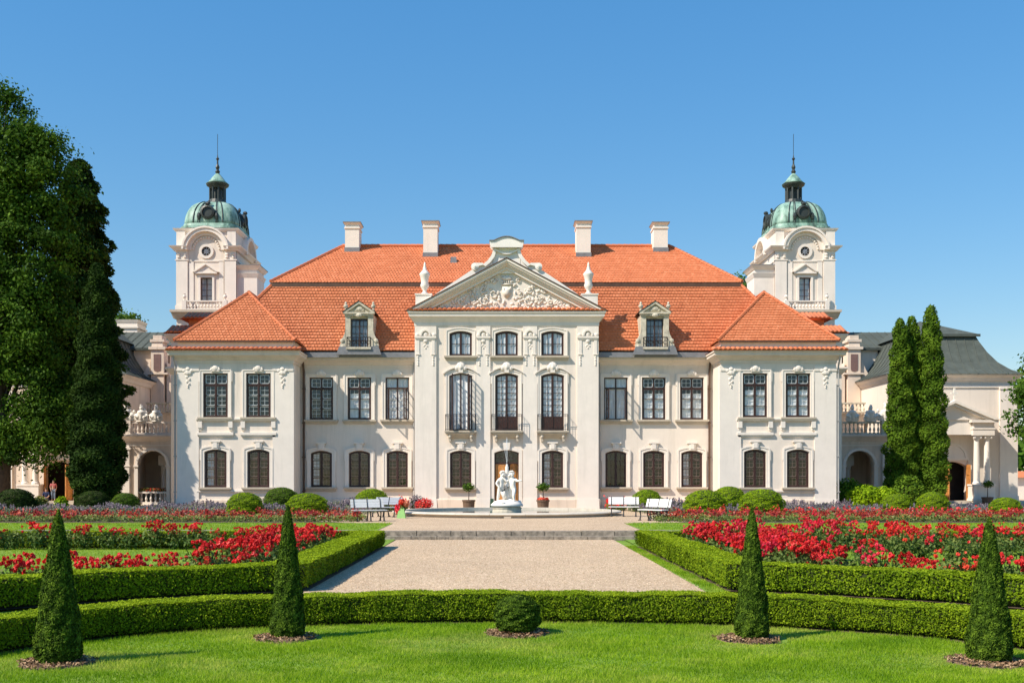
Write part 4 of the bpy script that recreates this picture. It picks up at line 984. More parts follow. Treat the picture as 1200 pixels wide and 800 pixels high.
    d = MB(); d.ring([(X-.62, z0-.02), (X+.62, z0-.02), (X+.62, z1+.18), (X-.62, z1+.18)], [(X-.45, z0), (X+.45, z0), (X+.45, z1), (X-.45, z1)], Y0-.08, Y0)
    d.box(X-.85, X+.85, Y0-.22, Y0, 17.52, 17.64); d.prism([(X-.95, 17.64), (X+.95, 17.64), (X, 18.22)], Y0-.16, Y0)
    for q in (-1, 1):
        pr = [(X+q*1.02, 17.64), (X, 18.32), (X, 18.20), (X+q*.82, 17.64)]; d.prism(pr if q < 0 else pr[::-1], Y0-.28, Y0)
    d.build('surround', 'trim', w)
    d = MB(); ci = lambda r: [(X+r*math.cos(2*PI*k/20), 19.25+r*math.sin(2*PI*k/20)) for k in range(20)]
    d.ring(ci(.56), ci(.36), Y0-.10, Y0); rw = d.build('round_window', 'trim', t)
    d = MB(); d.prism(ci(.365), Y0-.012, Y0+.02); d.build('pane', 'dark_room', rw)
    d = MB()
    for k in range(4): a = PI*k/4; d.tube([(X-.36*math.cos(a), Y0-.02, 19.25-.36*math.sin(a)), (X+.36*math.cos(a), Y0-.02, 19.25+.36*math.sin(a))], .02, 4)
    d.ring(ci(.16), ci(.12), Y0-.03, Y0-.01); d.build('glazing_bars', 'grey_paint', rw)
    # balcony
    d = MB(); d.box(X-2.65, X+2.65, Y0-.62, Y0+.4, 14.52, 14.70); d.frustum(X-2.5, X+2.5, Y0-.42, Y0+.2, 14.22, 14.52, -.1, .06); d.sweep([(X-W2, Y0+D), (X-W2, Y0), (X+W2, Y0), (X+W2, Y0+D)], [(0, 14.0), (.2, 14.1), (.3, 14.4), (.36, 14.6), (.36, 14.7), (0, 14.7)])
    b = d.build('balcony', 'sillstone', t)
    d = MB(); d.box(X-1.45, X+1.45, Y0-.58, Y0-.38, 14.70, 14.78); d.box(X-1.45, X+1.45, Y0-.58, Y0-.38, 15.30, 15.40)
    for q in (-1, 1): d.box(X+q*1.55-.16, X+q*1.55+.16, Y0-.6, Y0-.3, 14.7, 15.42)
    baluster_run(d, X-1.38, X+1.38, Y0-.48, 14.78, 15.30, .235, 6); d.build('balustrade', 'trim', b)
    for q in (-1, 1):
        d = MB(); d.lathe([(.10, 0), (.10, .05), (.05, .1), (.15, .26), (.13, .36), (.06, .42), (.1, .5)], X+q*1.55, Y0-.45, 15.42, 8); d.build('urn', 'trim', b)
    # stair turret on the palace side
    i = -s; a, b2 = sorted((X+i*(W2-.05), X+i*(W2+1.55)))
    d = MB(); d.box(a, b2, Y0+.2, Y0+2.6, 0, 17.3); d.frustum(a, b2, Y0+.2, Y0+2.6, 17.3, 17.62, .02, .14); d.box(a+.02, b2-.02, Y0+.22, Y0+2.58, 17.62, 17.95); d.frustum(a, b2, Y0+.2, Y0+2.6, 17.95, 18.2, .06, .24); d.build('stair_turret', 'trim', t)
    d = MB(); d.box(a-.26, b2+.26, Y0-.06, Y0+2.86, 18.2, 18.26); d.build('turret_roof', 'zinc', t)
    # copper dome
    sq = lambda an: (abs(math.cos(an))**5+abs(math.sin(an))**5)**(-1/5)
    d = MB(); d.lathe([(2.30, 0), (2.36, .10), (2.36, .26), (2.24, .30), (2.20, .5)], X, cy, 21.02, 48, sq, 0, ys); d.build('dome_drum', 'copper', t)
    pro = [(2.14*math.cos(a)**.62 if a < 1.56 else 0.0, 2.15*math.sin(a)) for a in [k*1.22/9 for k in range(10)]]
    d = MB(); d.lathe(pro, X, cy, 21.5, 48, sq, 0, ys); dm = d.build('dome', 'copper', t, smooth=True)
    d = MB()
    for k in range(8):
        an = PI/8+k*PI/4
        for dl in (-.10, .10): d.tube([(X+(r+.02)*sq(an+dl)*math.cos(an+dl), cy+(r+.02)*sq(an+dl)*math.sin(an+dl)*ys, 21.5+z) for r, z in pro], .045, 5)
    for k in range(4):
        for q in (-.22, .22):
            an = k*PI/2+PI/2+q*1.6; d.tube([(X+(r+.01)*sq(an)*math.cos(an), cy+(r+.01)*sq(an)*math.sin(an)*ys, 21.5+z) for r, z in pro], .02, 4)
    d.build('dome_rib', 'copper_dark', t)
    for k in range(4):                         # oculi on the four sides of the dome
        an = -PI/2+k*PI/2; c, si = math.cos(an), math.sin(an); ex = 2.2*(ys-1) if k % 2 == 0 else 0
        d = MB(); n = 16
        def P(r, q, o): a2 = 2*PI*q/n; o = o+ex; return (X+c*o-si*r*math.cos(a2), cy+si*o+c*r*math.cos(a2), 22.35+r*math.sin(a2))
        for r0, o0, r1, o1 in ((.55, 1.5, .55, 2.28), (.55, 2.28, .40, 2.34), (.40, 2.34, .36, 2.22)):
            for q in range(n): d.quad(P(r0, q, o0), P(r0, q+1, o0), P(r1, q+1, o1), P(r1, q, o1))
        for q in range(n): d.poly([P(.36, q, 2.23), P(.36, q+1, 2.23), (X+c*(2.23+ex), cy+si*(2.23+ex), 22.35)])
        e2 = 2.15+ex
        for q in (-1, 1): d.ball((X+c*e2-si*q*.68, cy+si*e2+c*q*.68, 22.05), .16, .16, .3, 6, 4)
        d.ball((X+c*(2.2+ex), cy+si*(2.2+ex), 22.98), .2, .2, .16, 6, 4); d.ball((X+c*(1.75+ex), cy+si*(1.75+ex), 23.2), .12, .12, .2, 6, 4)
        d.build('oculus', 'copper_dark', t)
    d = MB()
    oc = lambda an: 1/max(abs(math.cos((an+PI/8) % (PI/4)-PI/8)), .1)
    d.lathe([(.95, 23.4), (.80, 23.65), (.70, 23.85), (.66, 24.0)], X, cy, 0, 16)
    for k in range(8):
        an = PI/8+k*PI/4; d.tube([(X+.58*math.cos(an), cy+.58*math.sin(an), 23.95), (X+.58*math.cos(an), cy+.58*math.sin(an), 25.1)], .085, 6)
    d.lathe([(.62, 24.9), (.70, 25.05), (.86, 25.15), (.90, 25.28), (.70, 25.34)], X, cy, 0, 16)
    d.lathe([(.40, 23.9), (.40, 25.0)], X, cy, 0, 8); d.build('lantern', 'copper_dark', t)
    d = MB(); d.lathe([(.92, 25.28), (.66, 25.5), (.44, 25.8), (.22, 26.05), (.12, 26.15)], X, cy, 0, 16); d.build('lantern_roof', 'copper', t, smooth=True)
    d = MB(); d.lathe([(.12, 26.1), (.20, 26.3), (.10, 26.45), (.17, 26.65), (.07, 26.9), (.06, 27.2), (.14, 27.32), (.05, 27.45), (.02, 27.7)], X, cy, 0, 8); d.tube([(X, cy, 27.6), (X, cy, 29.3)], .022, 5); d.build('finial', 'copper_dark', t)
tower(-1, 'cream tower with a green copper dome beside the dark conifers')
tower(1, 'cream tower with a green copper dome on the chapel side of the palace')

# ------------------------------------------------------------------ arcaded galleries and corner pavilions
def gallery(s, label):
    g = empty('gallery', (s*22, 74, 0), label, 'gallery', 'arcaded galleries joining the palace')
    y = 72.0; xo = 26.0; xi = 18.7; xa = 23.88
    d = MB(s); wall(d, xi, xo, 0, 4.5, y, [(xa, 1.95, .05, 3.66, .975), (xa-3.0, 1.95, .05, 3.66, .975)], .45)
    d.quad((xo, y, 0), (xo, 77, 0), (xo, 77, 4.5), (xo, y, 4.5)); wall(d, xi, xo, 0, 4.5, 76.9, [(xa, 1.95, .05, 3.66, .975), (xa-3.0, 1.95, .05, 3.66, .975)], .45); d.quad((xi, y, 4.5), (xo, y, 4.5), (xo, 77, 4.5), (xi, 77, 4.5))
    d.build('wall', 'plaster2', g)
    for xc in (xa, xa-3.0):
        d = MB(s); A = [(xc-1.16, 2.69)]+[(xc-1.16*math.cos(PI*k/14), 2.69+1.16*math.sin(PI*k/14)) for k in range(15)]; B = [(xc-.99, 2.69)]+[(xc-.99*math.cos(PI*k/14), 2.69+.99*math.sin(PI*k/14)) for k in range(15)]
        d.ring(A[1:], B[1:], y-.08, y, closed=False)
        for q in (-1, 1): d.box(xc+q*1.08-.12, xc+q*1.08+.12, y-.06, y+.02, .2, 2.60); d.box(xc+q*1.08-.16, xc+q*1.08+.16, y-.12, y+.02, 2.58, 2.70)
        d.build('archivolt', 'trim', g)
        d = MB(s); d.box(xc-.97, xc+.97, y+.10, y+.34, .05, .22); d.box(xc-.97, xc+.97, y+.10, y+.34, .80, .92); baluster_run(d, xc-.95, xc+.95, y+.22, .22, .80, .30, 8)
        d.build('balustrade', 'trim', g)
    for xc in (xa-.25, xa-1.5, xa-3.2):        # columns inside the loggia
        d = MB(s); d.lathe([(.24, 0), (.24, .15), (.17, .2), (.15, 2.4), (.22, 2.5), (.24, 2.66)], xc, y+1.7, .05, 10); d.box(xc-.3, xc+.3, y+1.4, y+2.0, 2.7, 3.4); d.build('column', 'trim', g, smooth=False)
    d = MB(s)
    d.box(xo-.62, xo+.05, y-.16, y+.3, 0, 4.05); d.box(xo-.68, xo+.10, y-.20, y+.3, 2.6, 2.7); d.box(xo-.72, xo+.12, y-.22, y+.3, 3.75, 3.88); d.box(xi, xo-.62, y-.05, y, 4.0, 4.06)
    d.build('pilaster', 'trim', g)
    d = MB(s); d.sweep([(xi, y), (xo+.05, y), (xo+.05, 77)] if s > 0 else [(xi, y), (xo+.05, y), (xo+.05, 77)], [(0, 4.30), (.06, 4.32), (.14, 4.45), (.30, 4.58), (.36, 4.64), (.36, 4.74), (0, 4.78)]); d.build('cornice', 'cornice', g)
    d = MB(s); d.box(xi, xo-.05, y+.02, y+.24, 4.78, 4.88); d.box(xi, xo-.05, y+.02, y+.24, 5.52, 5.64); d.box(xo-.66, xo+.04, y-.05, y+.32, 4.76, 5.70)
    baluster_run(d, xi, xo-.70, y+.13, 4.88, 5.52, .27, 8); d.build('balustrade', 'stone_old' if s > 0 else 'cornice', g)
    # set-back upper terrace
    y2 = 77.0
    d = MB(s); d.box(xi, xo, y2+.46, y2+3, 4.4, 6.55); d.box(xi, xo, y2+.3, y2+.47, 6.40, 6.56); d.build('upper_wall', 'plaster2', g)
    d = MB(s); d.box(xi, xo, y2+.0, y2+.2, 6.56, 6.64); d.box(xi, xo, y2, y2+.2, 7.18, 7.30); baluster_run(d, xi, xo, y2+.1, 6.64, 7.18, .26, 6)
    for xc in (xa-.05,): d.box(xc-.24, xc+.24, y2-.06, y2+.26, 6.56, 7.34)
    d.build('upper_balustrade', 'stone_old', g)
    u = MB(); u.lathe([(.18, 0), (.18, .06), (.07, .14), (.08, .2), (.22, .42), (.26, .62), (.33, .78), (.33, .84), (.2, .86)], s*(xa-.05), y2+.1, 7.34, 12)
    o = u.build('urn', 'stone_old' if s > 0 else 'cornice', smooth=True)
    props(o, 'stone urn on the upper balustrade of the gallery beside the %s' % ('chapel' if s > 0 else 'dark conifers'), 'urn', 'urns on the gallery balustrades')
    f = None
    if s < 0:
        n = 260; c = np.stack([rng.uniform(-xa-.9, -xa+.9, n), rng.uniform(y+.08, y+.34, n), .95+rng.random(n)*.20], 1)
        o = link('balcony_flowers', leaf_mesh('balcony_flowers', [leaf_arrays(c[:150], np.tile([0, -.5, .6], (150, 1)), .06, .04, None, .6)], 'rose_leaf'), label='row of red flowers in the arch of the left gallery', cat='flowers')
        link('blossoms', leaf_mesh('blossoms', [leaf_arrays(c[150:], np.tile([0, -.5, .6], (n-150, 1)), .05, .04, None, .6)], 'rose_orange'), o, True)
    # trophies of arms on the balustrade
    rg = random.Random(31+s)
    def trophy(x, w, h, lab):
        d = MB(s); z = 5.70 if x > xo-.9 else 5.64
        d.frustum(x-w*.42, x+w*.42, y-.05, y+.28, z, z+.10, 0, -.05)
        d.lathe([(.16, 0), (.24, .1), (.20, .3), (.30, .5), (.28, .62), (.12, .70)], x, y+.13, z+.08, 10); d.ball((x, y+.1, z+.92), .14, .15, .17); d.ball((x+.03, y+.16, z+1.08), .08, .2, .09)
        for q in range(7):
            a = rg.uniform(.3, 2.84); r = rg.uniform(.55, 1.0)*h; d.tube([(x+.1*math.cos(a), y+.18, z+.2), (x+w*.55*math.cos(a), y+.18+rg.uniform(-.05, .1), z+r*math.sin(a))], .03, 5); d.ball((x+w*.55*math.cos(a), y+.15, z+r*math.sin(a)), .10, .07, .13, 6, 4)
        for q in (-1, 1):
            d.ball((x+q*w*.30, y+.02, z+.30), .24, .08, .28); d.ball((x+q*w*.30, y-.05, z+.30), .09, .05, .10); d.ball((x+q*w*.42, y+.1, z+.16), .16, .14, .15); d.tube([(x+q*.24, y+.1, z+.55), (x+q*.42, y+.02, z+.42), (x+q*.30, y-.06, z+.28)], .07, 6)
        o = d.build('trophy_sculpture', 'white_stone', smooth=True); props(o, lab, 'sculpture', 'trophy sculptures on the gallery balustrades')
    tag_ = 'beside the chapel' if s > 0 else 'beside the dark conifers'
    trophy(xo-.35, 1.15, 1.15, 'white trophy of arms on the corner pedestal of the gallery '+tag_)
    trophy(xo-1.35, .75, .95, 'second white trophy from the corner on the gallery balustrade '+tag_)
    trophy(xo-2.35 if s < 0 else xo-2.6, .7, .8, 'third white trophy from the corner on the gallery balustrade '+tag_)
gallery(-1, 'arcaded gallery with a balustraded terrace between the dark conifer and the wing')
gallery(1, 'arcaded gallery with a balustraded terrace between the wing and the cypresses')
def pavilion(s, name, label):
    y0, xi, xo, xc = 73.0, 26.3, 34.9, 30.05
    p = empty(name, (s*xc, 78, 0), label, 'chapel' if s > 0 else 'theatre')
    ze = 8.9
    d = MB(s); wall(d, xi, xo, 0, ze, y0, [(xc+.55, 1.9, .3, 2.95, .35)], .5)
    for x in (xi, xo): d.quad((x, y0, 0), (x, 87, 0), (x, 87, ze), (x, y0, ze))
    d.quad((xi, 87, 0), (xo, 87, 0), (xo, 87, ze), (xi, 87, ze)); d.build('wall', 'plaster2' if s < 0 else 'plaster', p)
    d = MB(s); d.box(xi+.2, xo-.2, y0+1.8, y0+1.9, 0, 8.5); d.build('dark_backing', 'dark_room', p)
    d = MB(s)
    for a, b in ((xi-.06, xi+.9), (xo-1.15, xo+.06)): d.box(a, b, y0-.14, y0, .5, ze-.9); d.box(a-.05, b+.05, y0-.2, y0, 0, .62); d.box(a-.04, b+.04, y0-.2, y0, ze-1.0, ze-.86)
    d.sweep([(xi, y0), (xo, y0)], [(0, ze-.9), (.08, ze-.88), (.08, ze-.72), (.0, ze-.70)])
    d.build('pilaster', 'trim', p)
    d = MB(s); d.sweep([(xi, 87), (xi, y0), (xo, y0), (xo, 87)], [(0, ze-.45), (.1, ze-.42), (.2, ze-.22), (.38, ze-.1), (.42, ze), (0, ze+.05)]); d.build('cornice', 'cornice', p)
    # curved metal mansard and upper hip
    d = MB(s); prof = [(-.5, ze), (.25, ze+.38), (.85, ze+.95), (1.35, ze+1.7), (1.75, ze+2.5), (1.95, ze+3.0)]
    def rect(o): return [(xi+o, y0+o), (xo-o, y0+o), (xo-o, 87-o), (xi+o, 87-o)]
    for (o1, z1), (o2, z2) in zip(prof, prof[1:]):
        A, B = rect(o1), rect(o2)
        for k in range(4): j = (k+1) % 4; d.quad((*A[k], z1), (*A[j], z1), (*B[j], z2), (*B[k], z2))
    d.quad(*[(*q, prof[-1][1]-.02) for q in rect(1.95)])
    rf = d.build('roof', 'zinc_roof', p)
    d = MB(s); A = rect(1.72); zz = ze+3.0
    d.quad((*A[0], zz), (*A[1], zz), (xc, y0+4.6, zz+1.35), (xc, y0+4.6, zz+1.35)) if False else None
    r0, r1 = (xc, y0+4.4, zz+1.3), (xc, 82.6, zz+1.3)
    d.poly([(*A[0], zz), (*A[1], zz), r0]); d.poly([(*A[1], zz), (*A[2], zz), r1, r0]); d.poly([(*A[2], zz), (*A[3], zz), r1]); d.poly([(*A[3], zz), (*A[0], zz), r0, r1]); d.quad(*[(*q, zz-.01) for q in A])
    d.build('upper_roof', 'zinc_roof', p)
    d = MB(s)                                  # standing seams
    for k in range(1, 15):
        x = xi-.3+(xo-xi+.6)*k/15; t = [(max(min(x, xo-o), xi+o), y0+o-.02, z+.03) for o, z in prof if xi+o <= x <= xo-o]
        if len(t) > 1: d.tube(t, .022, 4)
    for k in range(1, 18):
        yy = y0+.3+(87-y0)*k/18; t = [(xi+o-.02, yy, z+.03) for o, z in prof if y0+o <= yy]
        if len(t) > 1: d.tube(t, .022, 4)
    d.box(xi+1.68, xo-1.68, y0+1.66, y0+1.74, zz-.16, zz+.02)
    d.build('roof_seam', 'zinc_roof', p, kind='stuff')
    # attic block with its ornate gable pier on the palace side
    d = MB(s); yb = 80.0
    d.box(25.3, 27.9, yb, 88, 4, 11.55); d.build('attic_wall', 'plaster2' if s < 0 else 'plaster', p)
    d = MB(s); a, b = 24.9, 28.6
    d.quad((a, yb-.35, 11.55), (b+2, yb-.35, 11.55), (b+2, yb+3.5, 13.25), (a+1.2, yb+3.5, 13.25)); d.quad((a, yb-.35, 11.55), (a, yb+8, 11.55), (a+1.2, yb+8, 13.25), (a+1.2, yb+3.5, 13.25)); d.box(a+.05, b+2, yb-.33, yb+.2, 11.40, 11.53); d.quad((a+1.2, yb+3.5, 13.25), (b+2, yb+3.5, 13.25), (b+2, yb+8, 13.25), (a+1.2, yb+8, 13.25))
    d.build('attic_roof', 'zinc_roof', p)
    d = MB(s)
    for k in range(1, 9): x = a+.4+k*.62; d.tube([(max(x, a+.2), yb-.36, 11.58), (max(x, a+1.25), yb+3.4, 13.27)], .022, 4)
    d.build('roof_seam', 'zinc_roof', p, kind='stuff')
    d = MB(s); y1 = 78.9
    d.box(25.3, 26.25, y1, yb+.3, 4, 11.35); d.box(25.15, 26.4, y1-.12, yb+.3, 11.35, 11.55); d.frustum(25.4, 26.15, y1, yb, 11.55, 11.9, .05, 0); d.box(25.25, 26.3, y1-.08, yb, 11.9, 12.1); d.box(25.45, 26.1, y1, yb, 12.1, 12.4); d.box(25.0, 26.5, y1-.1, yb, 9.5, 9.62)
    d.prism([(24.4, 6.5), (25.15, 6.5), (25.15, 10.4), (24.9, 9.3), (24.6, 8.2)], y1+.2, yb); d.prism([(26.35, 9.0), (27.0, 9.0), (27.0, 9.35), (26.7, 9.9), (26.45, 10.5), (26.35, 10.6)], y1+.2, yb)
    gp = d.build('gable_pier', 'plaster2', p)
    d = MB(s); d.prism([(25.52, 9.9), (25.56, 9.78), (25.78, 9.7), (26.0, 9.78), (26.04, 9.9), (26.04, 11.0), (25.52, 11.0)], y1-.03, y1+.05); d.build('shutter', 'red_niche', gp)
    if s < 0:
        d = MB(s); d.box(29.0, 30.6, 84, 86, 11, 14.1); d.box(28.9, 30.7, 83.9, 86.1, 13.65, 13.78); d.frustum(29.0, 30.6, 84, 86, 14.1, 14.32, .04, .12); d.build('chimney', 'trim', p)
    # portico with paired columns
    d = MB(s); yp = y0-1.5
    d.box(xc-3.05, xc+3.05, yp-.1, y0, 0, .16) ; d.box(xc-3.05, xc+3.05, yp+.2, y0, .16, .30); d.box(xc-1.4, xc+1.4, yp-.6, yp-.1, 0, .12); d.build('porch_step', 'sillstone', p)
    for q in (-1, 1):
        d = MB(s); xm = xc+q*2.02; d.box(xm-.72, xm+.72, yp, yp+.9, .02, 1.38); d.box(xm-.76, xm+.76, yp-.04, yp+.94, 1.30, 1.42); d.box(xm-.77, xm+.77, yp-.05, yp+.95, .3, .46); d.build('pedestal', 'trim', p)
        for xx in (-.35, .35):
            d = MB(s); d.lathe([(.26, 0), (.26, .1), (.21, .16), (.20, .3), (.20, 1.2), (.165, 2.95), (.19, 3.0), (.24, 3.12), (.26, 3.2)], xm+xx, yp+.42, 1.42, 14)
            for v in (-.2, .2): d.ball((xm+xx+v, yp+.24, 4.55), .10, .12, .10, 8, 5)
            d.box(xm+xx-.28, xm+xx+.28, yp+.14, yp+.70, 4.62, 4.70); d.build('column', 'trim', p)
        d = MB(s); d.box(xm-.72, xm+.72, yp+.08, y0, 4.70, 5.10); d.box(xm-.76, xm+.76, yp+.04, y0, 5.10, 5.20); d.box(xm-.70, xm+.70, yp+.1, y0, 5.20, 5.55); d.box(xm-.9, xm+.9, yp-.12, y0, 5.55, 5.72); d.build('entablature', 'trim', p)
        d = MB(s); pr = [(xc+q*3.05, 5.725), (xc, 7.02), (xc, 6.84), (xc+q*2.62, 5.725)]; d.prism(pr, yp-.2, y0); d.prism([(xc+q*2.6, 5.735), (xc, 6.83), (xc, 6.66), (xc+q*2.2, 5.735)], yp-.05, y0); d.build('raking_cornice', 'trim', p)
    d = MB(s); d.prism([(xc-2.6, 5.74), (xc+2.6, 5.74), (xc, 6.84)], yp+.25, y0-.01); d.box(xc-1.3, xc+1.3, yp+.35, y0, 4.75, 5.74); d.build('tympanum', 'trim', p)
    d = MB(s); d.box(xc-.80, xc+1.55, y0-.14, y0, 3.05, 3.22); d.prism([(xc-1.0+.45, 3.22)]+[(xc+.45-1.0*math.cos(PI*k/10), 3.22+.95*math.sin(PI*k/10)) for k in range(11)], y0-.06, y0); d.ring([(xc+.45-1.05*math.cos(PI*k/10), 3.22+1.0*math.sin(PI*k/10)) for k in range(11)], [(xc+.45-.9*math.cos(PI*k/10), 3.22+.85*math.sin(PI*k/10)) for k in range(11)], y0-.13, y0, closed=False)
    d.box(xc-.70, xc-.45, y0-.1, y0, .3, 3.05); d.box(xc+1.55, xc+1.78, y0-.1, y0, .3, 3.05); d.build('door_surround', 'trim', p)
    for q, rot in ((-1, 68), (1, 82)):
        d = MB(); w = .92; d.box(0, w, -.03, .03, .02, 2.45)
        for (z0, z1) in ((.15, .8), (.95, 1.6), (1.75, 2.3)): d.frustum(.12, w-.12, -.05, -.03, z0, z1, -.03, 0); d.frustum(.12, w-.12, .03, .05, z0, z1, 0, -.03)
        o = d.build('door', 'door_wood'); o.parent = p
        hx = s*(xc+.55)+q*.93
        o.location = (hx-s*xc, y0+.05-78, .3); o.rotation_euler = (0, 0, (-R(180-rot) if q > 0 else 0) if q > 0 else -R(rot))
    if s > 0:
        d = MB(); X = s*xc; d.box(X-.05, X+.05, yp-.05, yp+.05, 7.0, 7.85); d.box(X-.24, X+.24, yp-.045, yp+.045, 7.46, 7.56); d.frustum(X-.14, X+.14, yp-.14, yp+.14, 6.9, 7.05, 0, -.06); d.build('cross', 'white_stone', p)
    return p
pavilion(-1, 'theatre', 'cream pavilion with a grey metal roof half hidden behind the dark trees')
pavilion(1, 'chapel', 'cream chapel with a grey mansard roof, columned porch and cross on its pediment')
d = MB(); d.box(37, 75, 95, 95.5, 0, 2.0); w = d.build('garden_wall', 'trim', label='low white garden wall with an orange tile coping far behind the chapel', cat='wall')
d = MB(); d.quad((37, 94.6, 1.95), (75, 94.6, 1.95), (75, 95.25, 2.5), (37, 95.25, 2.5)); d.quad((37, 95.9, 1.95), (75, 95.9, 1.95), (75, 95.25, 2.5), (37, 95.25, 2.5)); tint_fill(d.build('coping', 'tile', w))

# ------------------------------------------------------------------ clipped hedges and topiary
def hedge(name, label, path, width, height, dens, size, z0=L, tint_lo=0.35, group=None):
    """box hedge along a plan path: twig core with leaves over its clipped faces"""
    P = np.array([[p[0], p[1]] for p in path], float); seg = P[1:]-P[:-1]; ln = np.linalg.norm(seg, axis=1)
    dirs = seg/ln[:, None]; nv = np.stack([dirs[:, 1], -dirs[:, 0]], 1)
    vn = np.concatenate([nv[:1], nv[:-1]+nv[1:], nv[-1:]]); vn = vn/np.linalg.norm(vn, axis=1, keepdims=True)
    cosm = np.concatenate([[1], np.clip((vn[1:-1]*nv[1:]).sum(1), .5, 1), [1]]); vn = vn/cosm[:, None]
    d = MB(); hw = width/2-.035; z1 = z0+height-.04
    ring_ = lambda k: [(P[k][0]+vn[k][0]*o, P[k][1]+vn[k][1]*o, z) for o, z in ((hw-.13, z0), (hw-.03, z0+.10), (hw, z1-.02), (hw-.03, z1), (-hw+.03, z1), (-hw, z1-.02), (-hw+.03, z0+.10), (-hw+.13, z0))]
    for k in range(len(P)-1):
        a, b = ring_(k), ring_(k+1)
        for i in range(7): d.quad(a[i], b[i], b[i+1], a[i+1])
    d.poly(ring_(0)); d.poly(ring_(len(P)-1)[::-1])
    o = d.build(name, 'core', label=label, cat='hedge', group=group)
    e = MB(); ew = width/2+.02
    for k in range(len(P)-1): e.quad((*(P[k]+vn[k]*ew), z0+.007), (*(P[k+1]+vn[k+1]*ew), z0+.007), (*(P[k+1]-vn[k+1]*ew), z0+.007), (*(P[k]-vn[k]*ew), z0+.007))
    e.build('foot_shade_strip', 'earth', o)  # earth-coloured strip stands in for the dark shadow under the hedge
    parts = []
    tot = ln.sum(); cum = np.concatenate([[0], np.cumsum(ln)])
    def sample(n):
        t = rng.random(n)*tot; k = np.clip(np.searchsorted(cum, t)-1, 0, len(ln)-1); f = (t-cum[k])/ln[k]
        base = P[k]+seg[k]*f[:, None]; nn = vn[k]*(1-f[:, None])+vn[k+1]*f[:, None]
        return base, nn
    wob = lambda b: .018*np.sin(b[:, 0]*5.1+b[:, 1]*3.3)+.014*np.sin(b[:, 0]*11.7-b[:, 1]*7.9)
    for sd in (1, -1):
        n = int(tot*height*dens); b, nn = sample(n); h = rng.random(n)**.92
        z = z0+.03+h*(height-.04); keep = rng.random(n) < np.clip(.25+h*5, 0, 1); b, nn, z, h = b[keep], nn[keep], z[keep], h[keep]; n = len(z)
        off = width/2+wob(b)+rng.normal(-.012, .022, n)-.10*np.exp(-h*11)
        c = np.stack([b[:, 0]+nn[:, 0]*off*sd, b[:, 1]+nn[:, 1]*off*sd, z], 1)
        N = np.stack([nn[:, 0]*sd, nn[:, 1]*sd, np.full(n, .25)], 1)
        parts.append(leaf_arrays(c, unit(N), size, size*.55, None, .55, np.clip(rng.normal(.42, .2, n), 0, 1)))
    n = int(tot*width*dens*1.25); b, nn = sample(n); u = rng.uniform(-1, 1, n)*width/2
    c = np.stack([b[:, 0]+nn[:, 0]*u, b[:, 1]+nn[:, 1]*u, z0+height+wob(b)*.45+.010*np.sin(b[:, 0]*1.7+b[:, 1]*1.1)+rng.normal(-.004, .007, n)], 1)
    parts.append(leaf_arrays(c, np.tile([0, 0, 1.0], (n, 1)), size, size*.6, None, .32, np.clip(rng.normal(.80, .15, n), 0, 1)))  # top leaves tinted lighter than the sides to suggest a sunlit top
    for e, sd in ((0, -1), (len(P)-1, 1)):
        dv = dirs[0] if e == 0 else dirs[-1]; n = int(width*height*dens)
        u = rng.uniform(-1, 1, n)*width/2; c = np.stack([P[e][0]+vn[e][0]*u+dv[0]*sd*(.01+rng.normal(0, .015, n)), P[e][1]+vn[e][1]*u+dv[1]*sd*.01, z0+.04+rng.random(n)*(height-.05)], 1)
        parts.append(leaf_arrays(c, np.tile([dv[0]*sd, dv[1]*sd, .2], (n, 1)), size, size*.55, None, .55, np.clip(rng.normal(.42, .2, n), 0, 1)))
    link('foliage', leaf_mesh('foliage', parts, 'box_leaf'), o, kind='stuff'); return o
cen = []                                      # centre line of the lawn hedge, half its width behind the front line
for k, p in enumerate(full):
    a, b = full[max(k-1, 0)], full[min(k+1, len(full)-1)]; t = (b-a).normalized(); cen.append(p+Vector((-t.y, t.x))*.28)
hedge('curved_hedge', 'low clipped box hedge curving right across behind the front lawn', cen, .56, .385, 6800, .0150)
for s in (-1, 1):
    bf = spline(BF)
    pts = [(s*3.95, 30.7), (s*3.95, 24), (s*3.95, 18.75)]
    front = [(s*(p.x+.05), p.y+.36) for p in bf if p.x > 4.3]
    loop = [(s*14, 30.35), (s*9, 30.35)]+[(s*3.95, 30.35)]
    side = 'left' if s < 0 else 'right'
    hedge('parterre_hedge', 'low clipped box hedge around the %s rose parterre' % side, [(s*16.5, 30.35), (s*8, 30.35), (s*3.98, 30.35), (s*3.98, 26), (s*3.98, 22), (s*3.98, 18.62)]+front, (.72), .46, 2700, .0235, group='parterre hedges')
def revolve_topiary(hh, prof, n, size, mat, up=0.6, deep=.05, seed=1):
    """clipped evergreen: leaves on a surface of revolution given by radius prof(t)"""
    parts = []
    t = rng.random(n*2); acc = rng.random(n*2) < prof(t)/prof(np.linspace(0, 1, 60)).max()+.06; t = t[acc][:n]; n = len(t)
    an = rng.random(n)*2*PI
    r = prof(t)*(1+.05*np.sin(an*3+t*17+seed)+.04*np.sin(an*7-t*31+seed*2))-np.abs(rng.normal(0, deep, n))*.7+.01
    clump = .5+.28*np.sin(an*5+t*23+seed)*np.sin(an*3-t*41)+.22*np.sin(an*13-t*57+seed)*np.sin(t*83+an*4)
    r = r*(.955+.09*clump)
    c = np.stack([np.cos(an)*r, np.sin(an)*r, t*hh], 1); N = np.stack([np.cos(an), np.sin(an), np.full(n, .3)], 1)
    al = np.stack([np.cos(an)*.6, np.sin(an)*.6, np.full(n, up)], 1)
    return leaf_arrays(c, unit(N), size, size*.46, al, .5, np.clip(clump*.8+rng.normal(.05, .15, n), 0, 1))
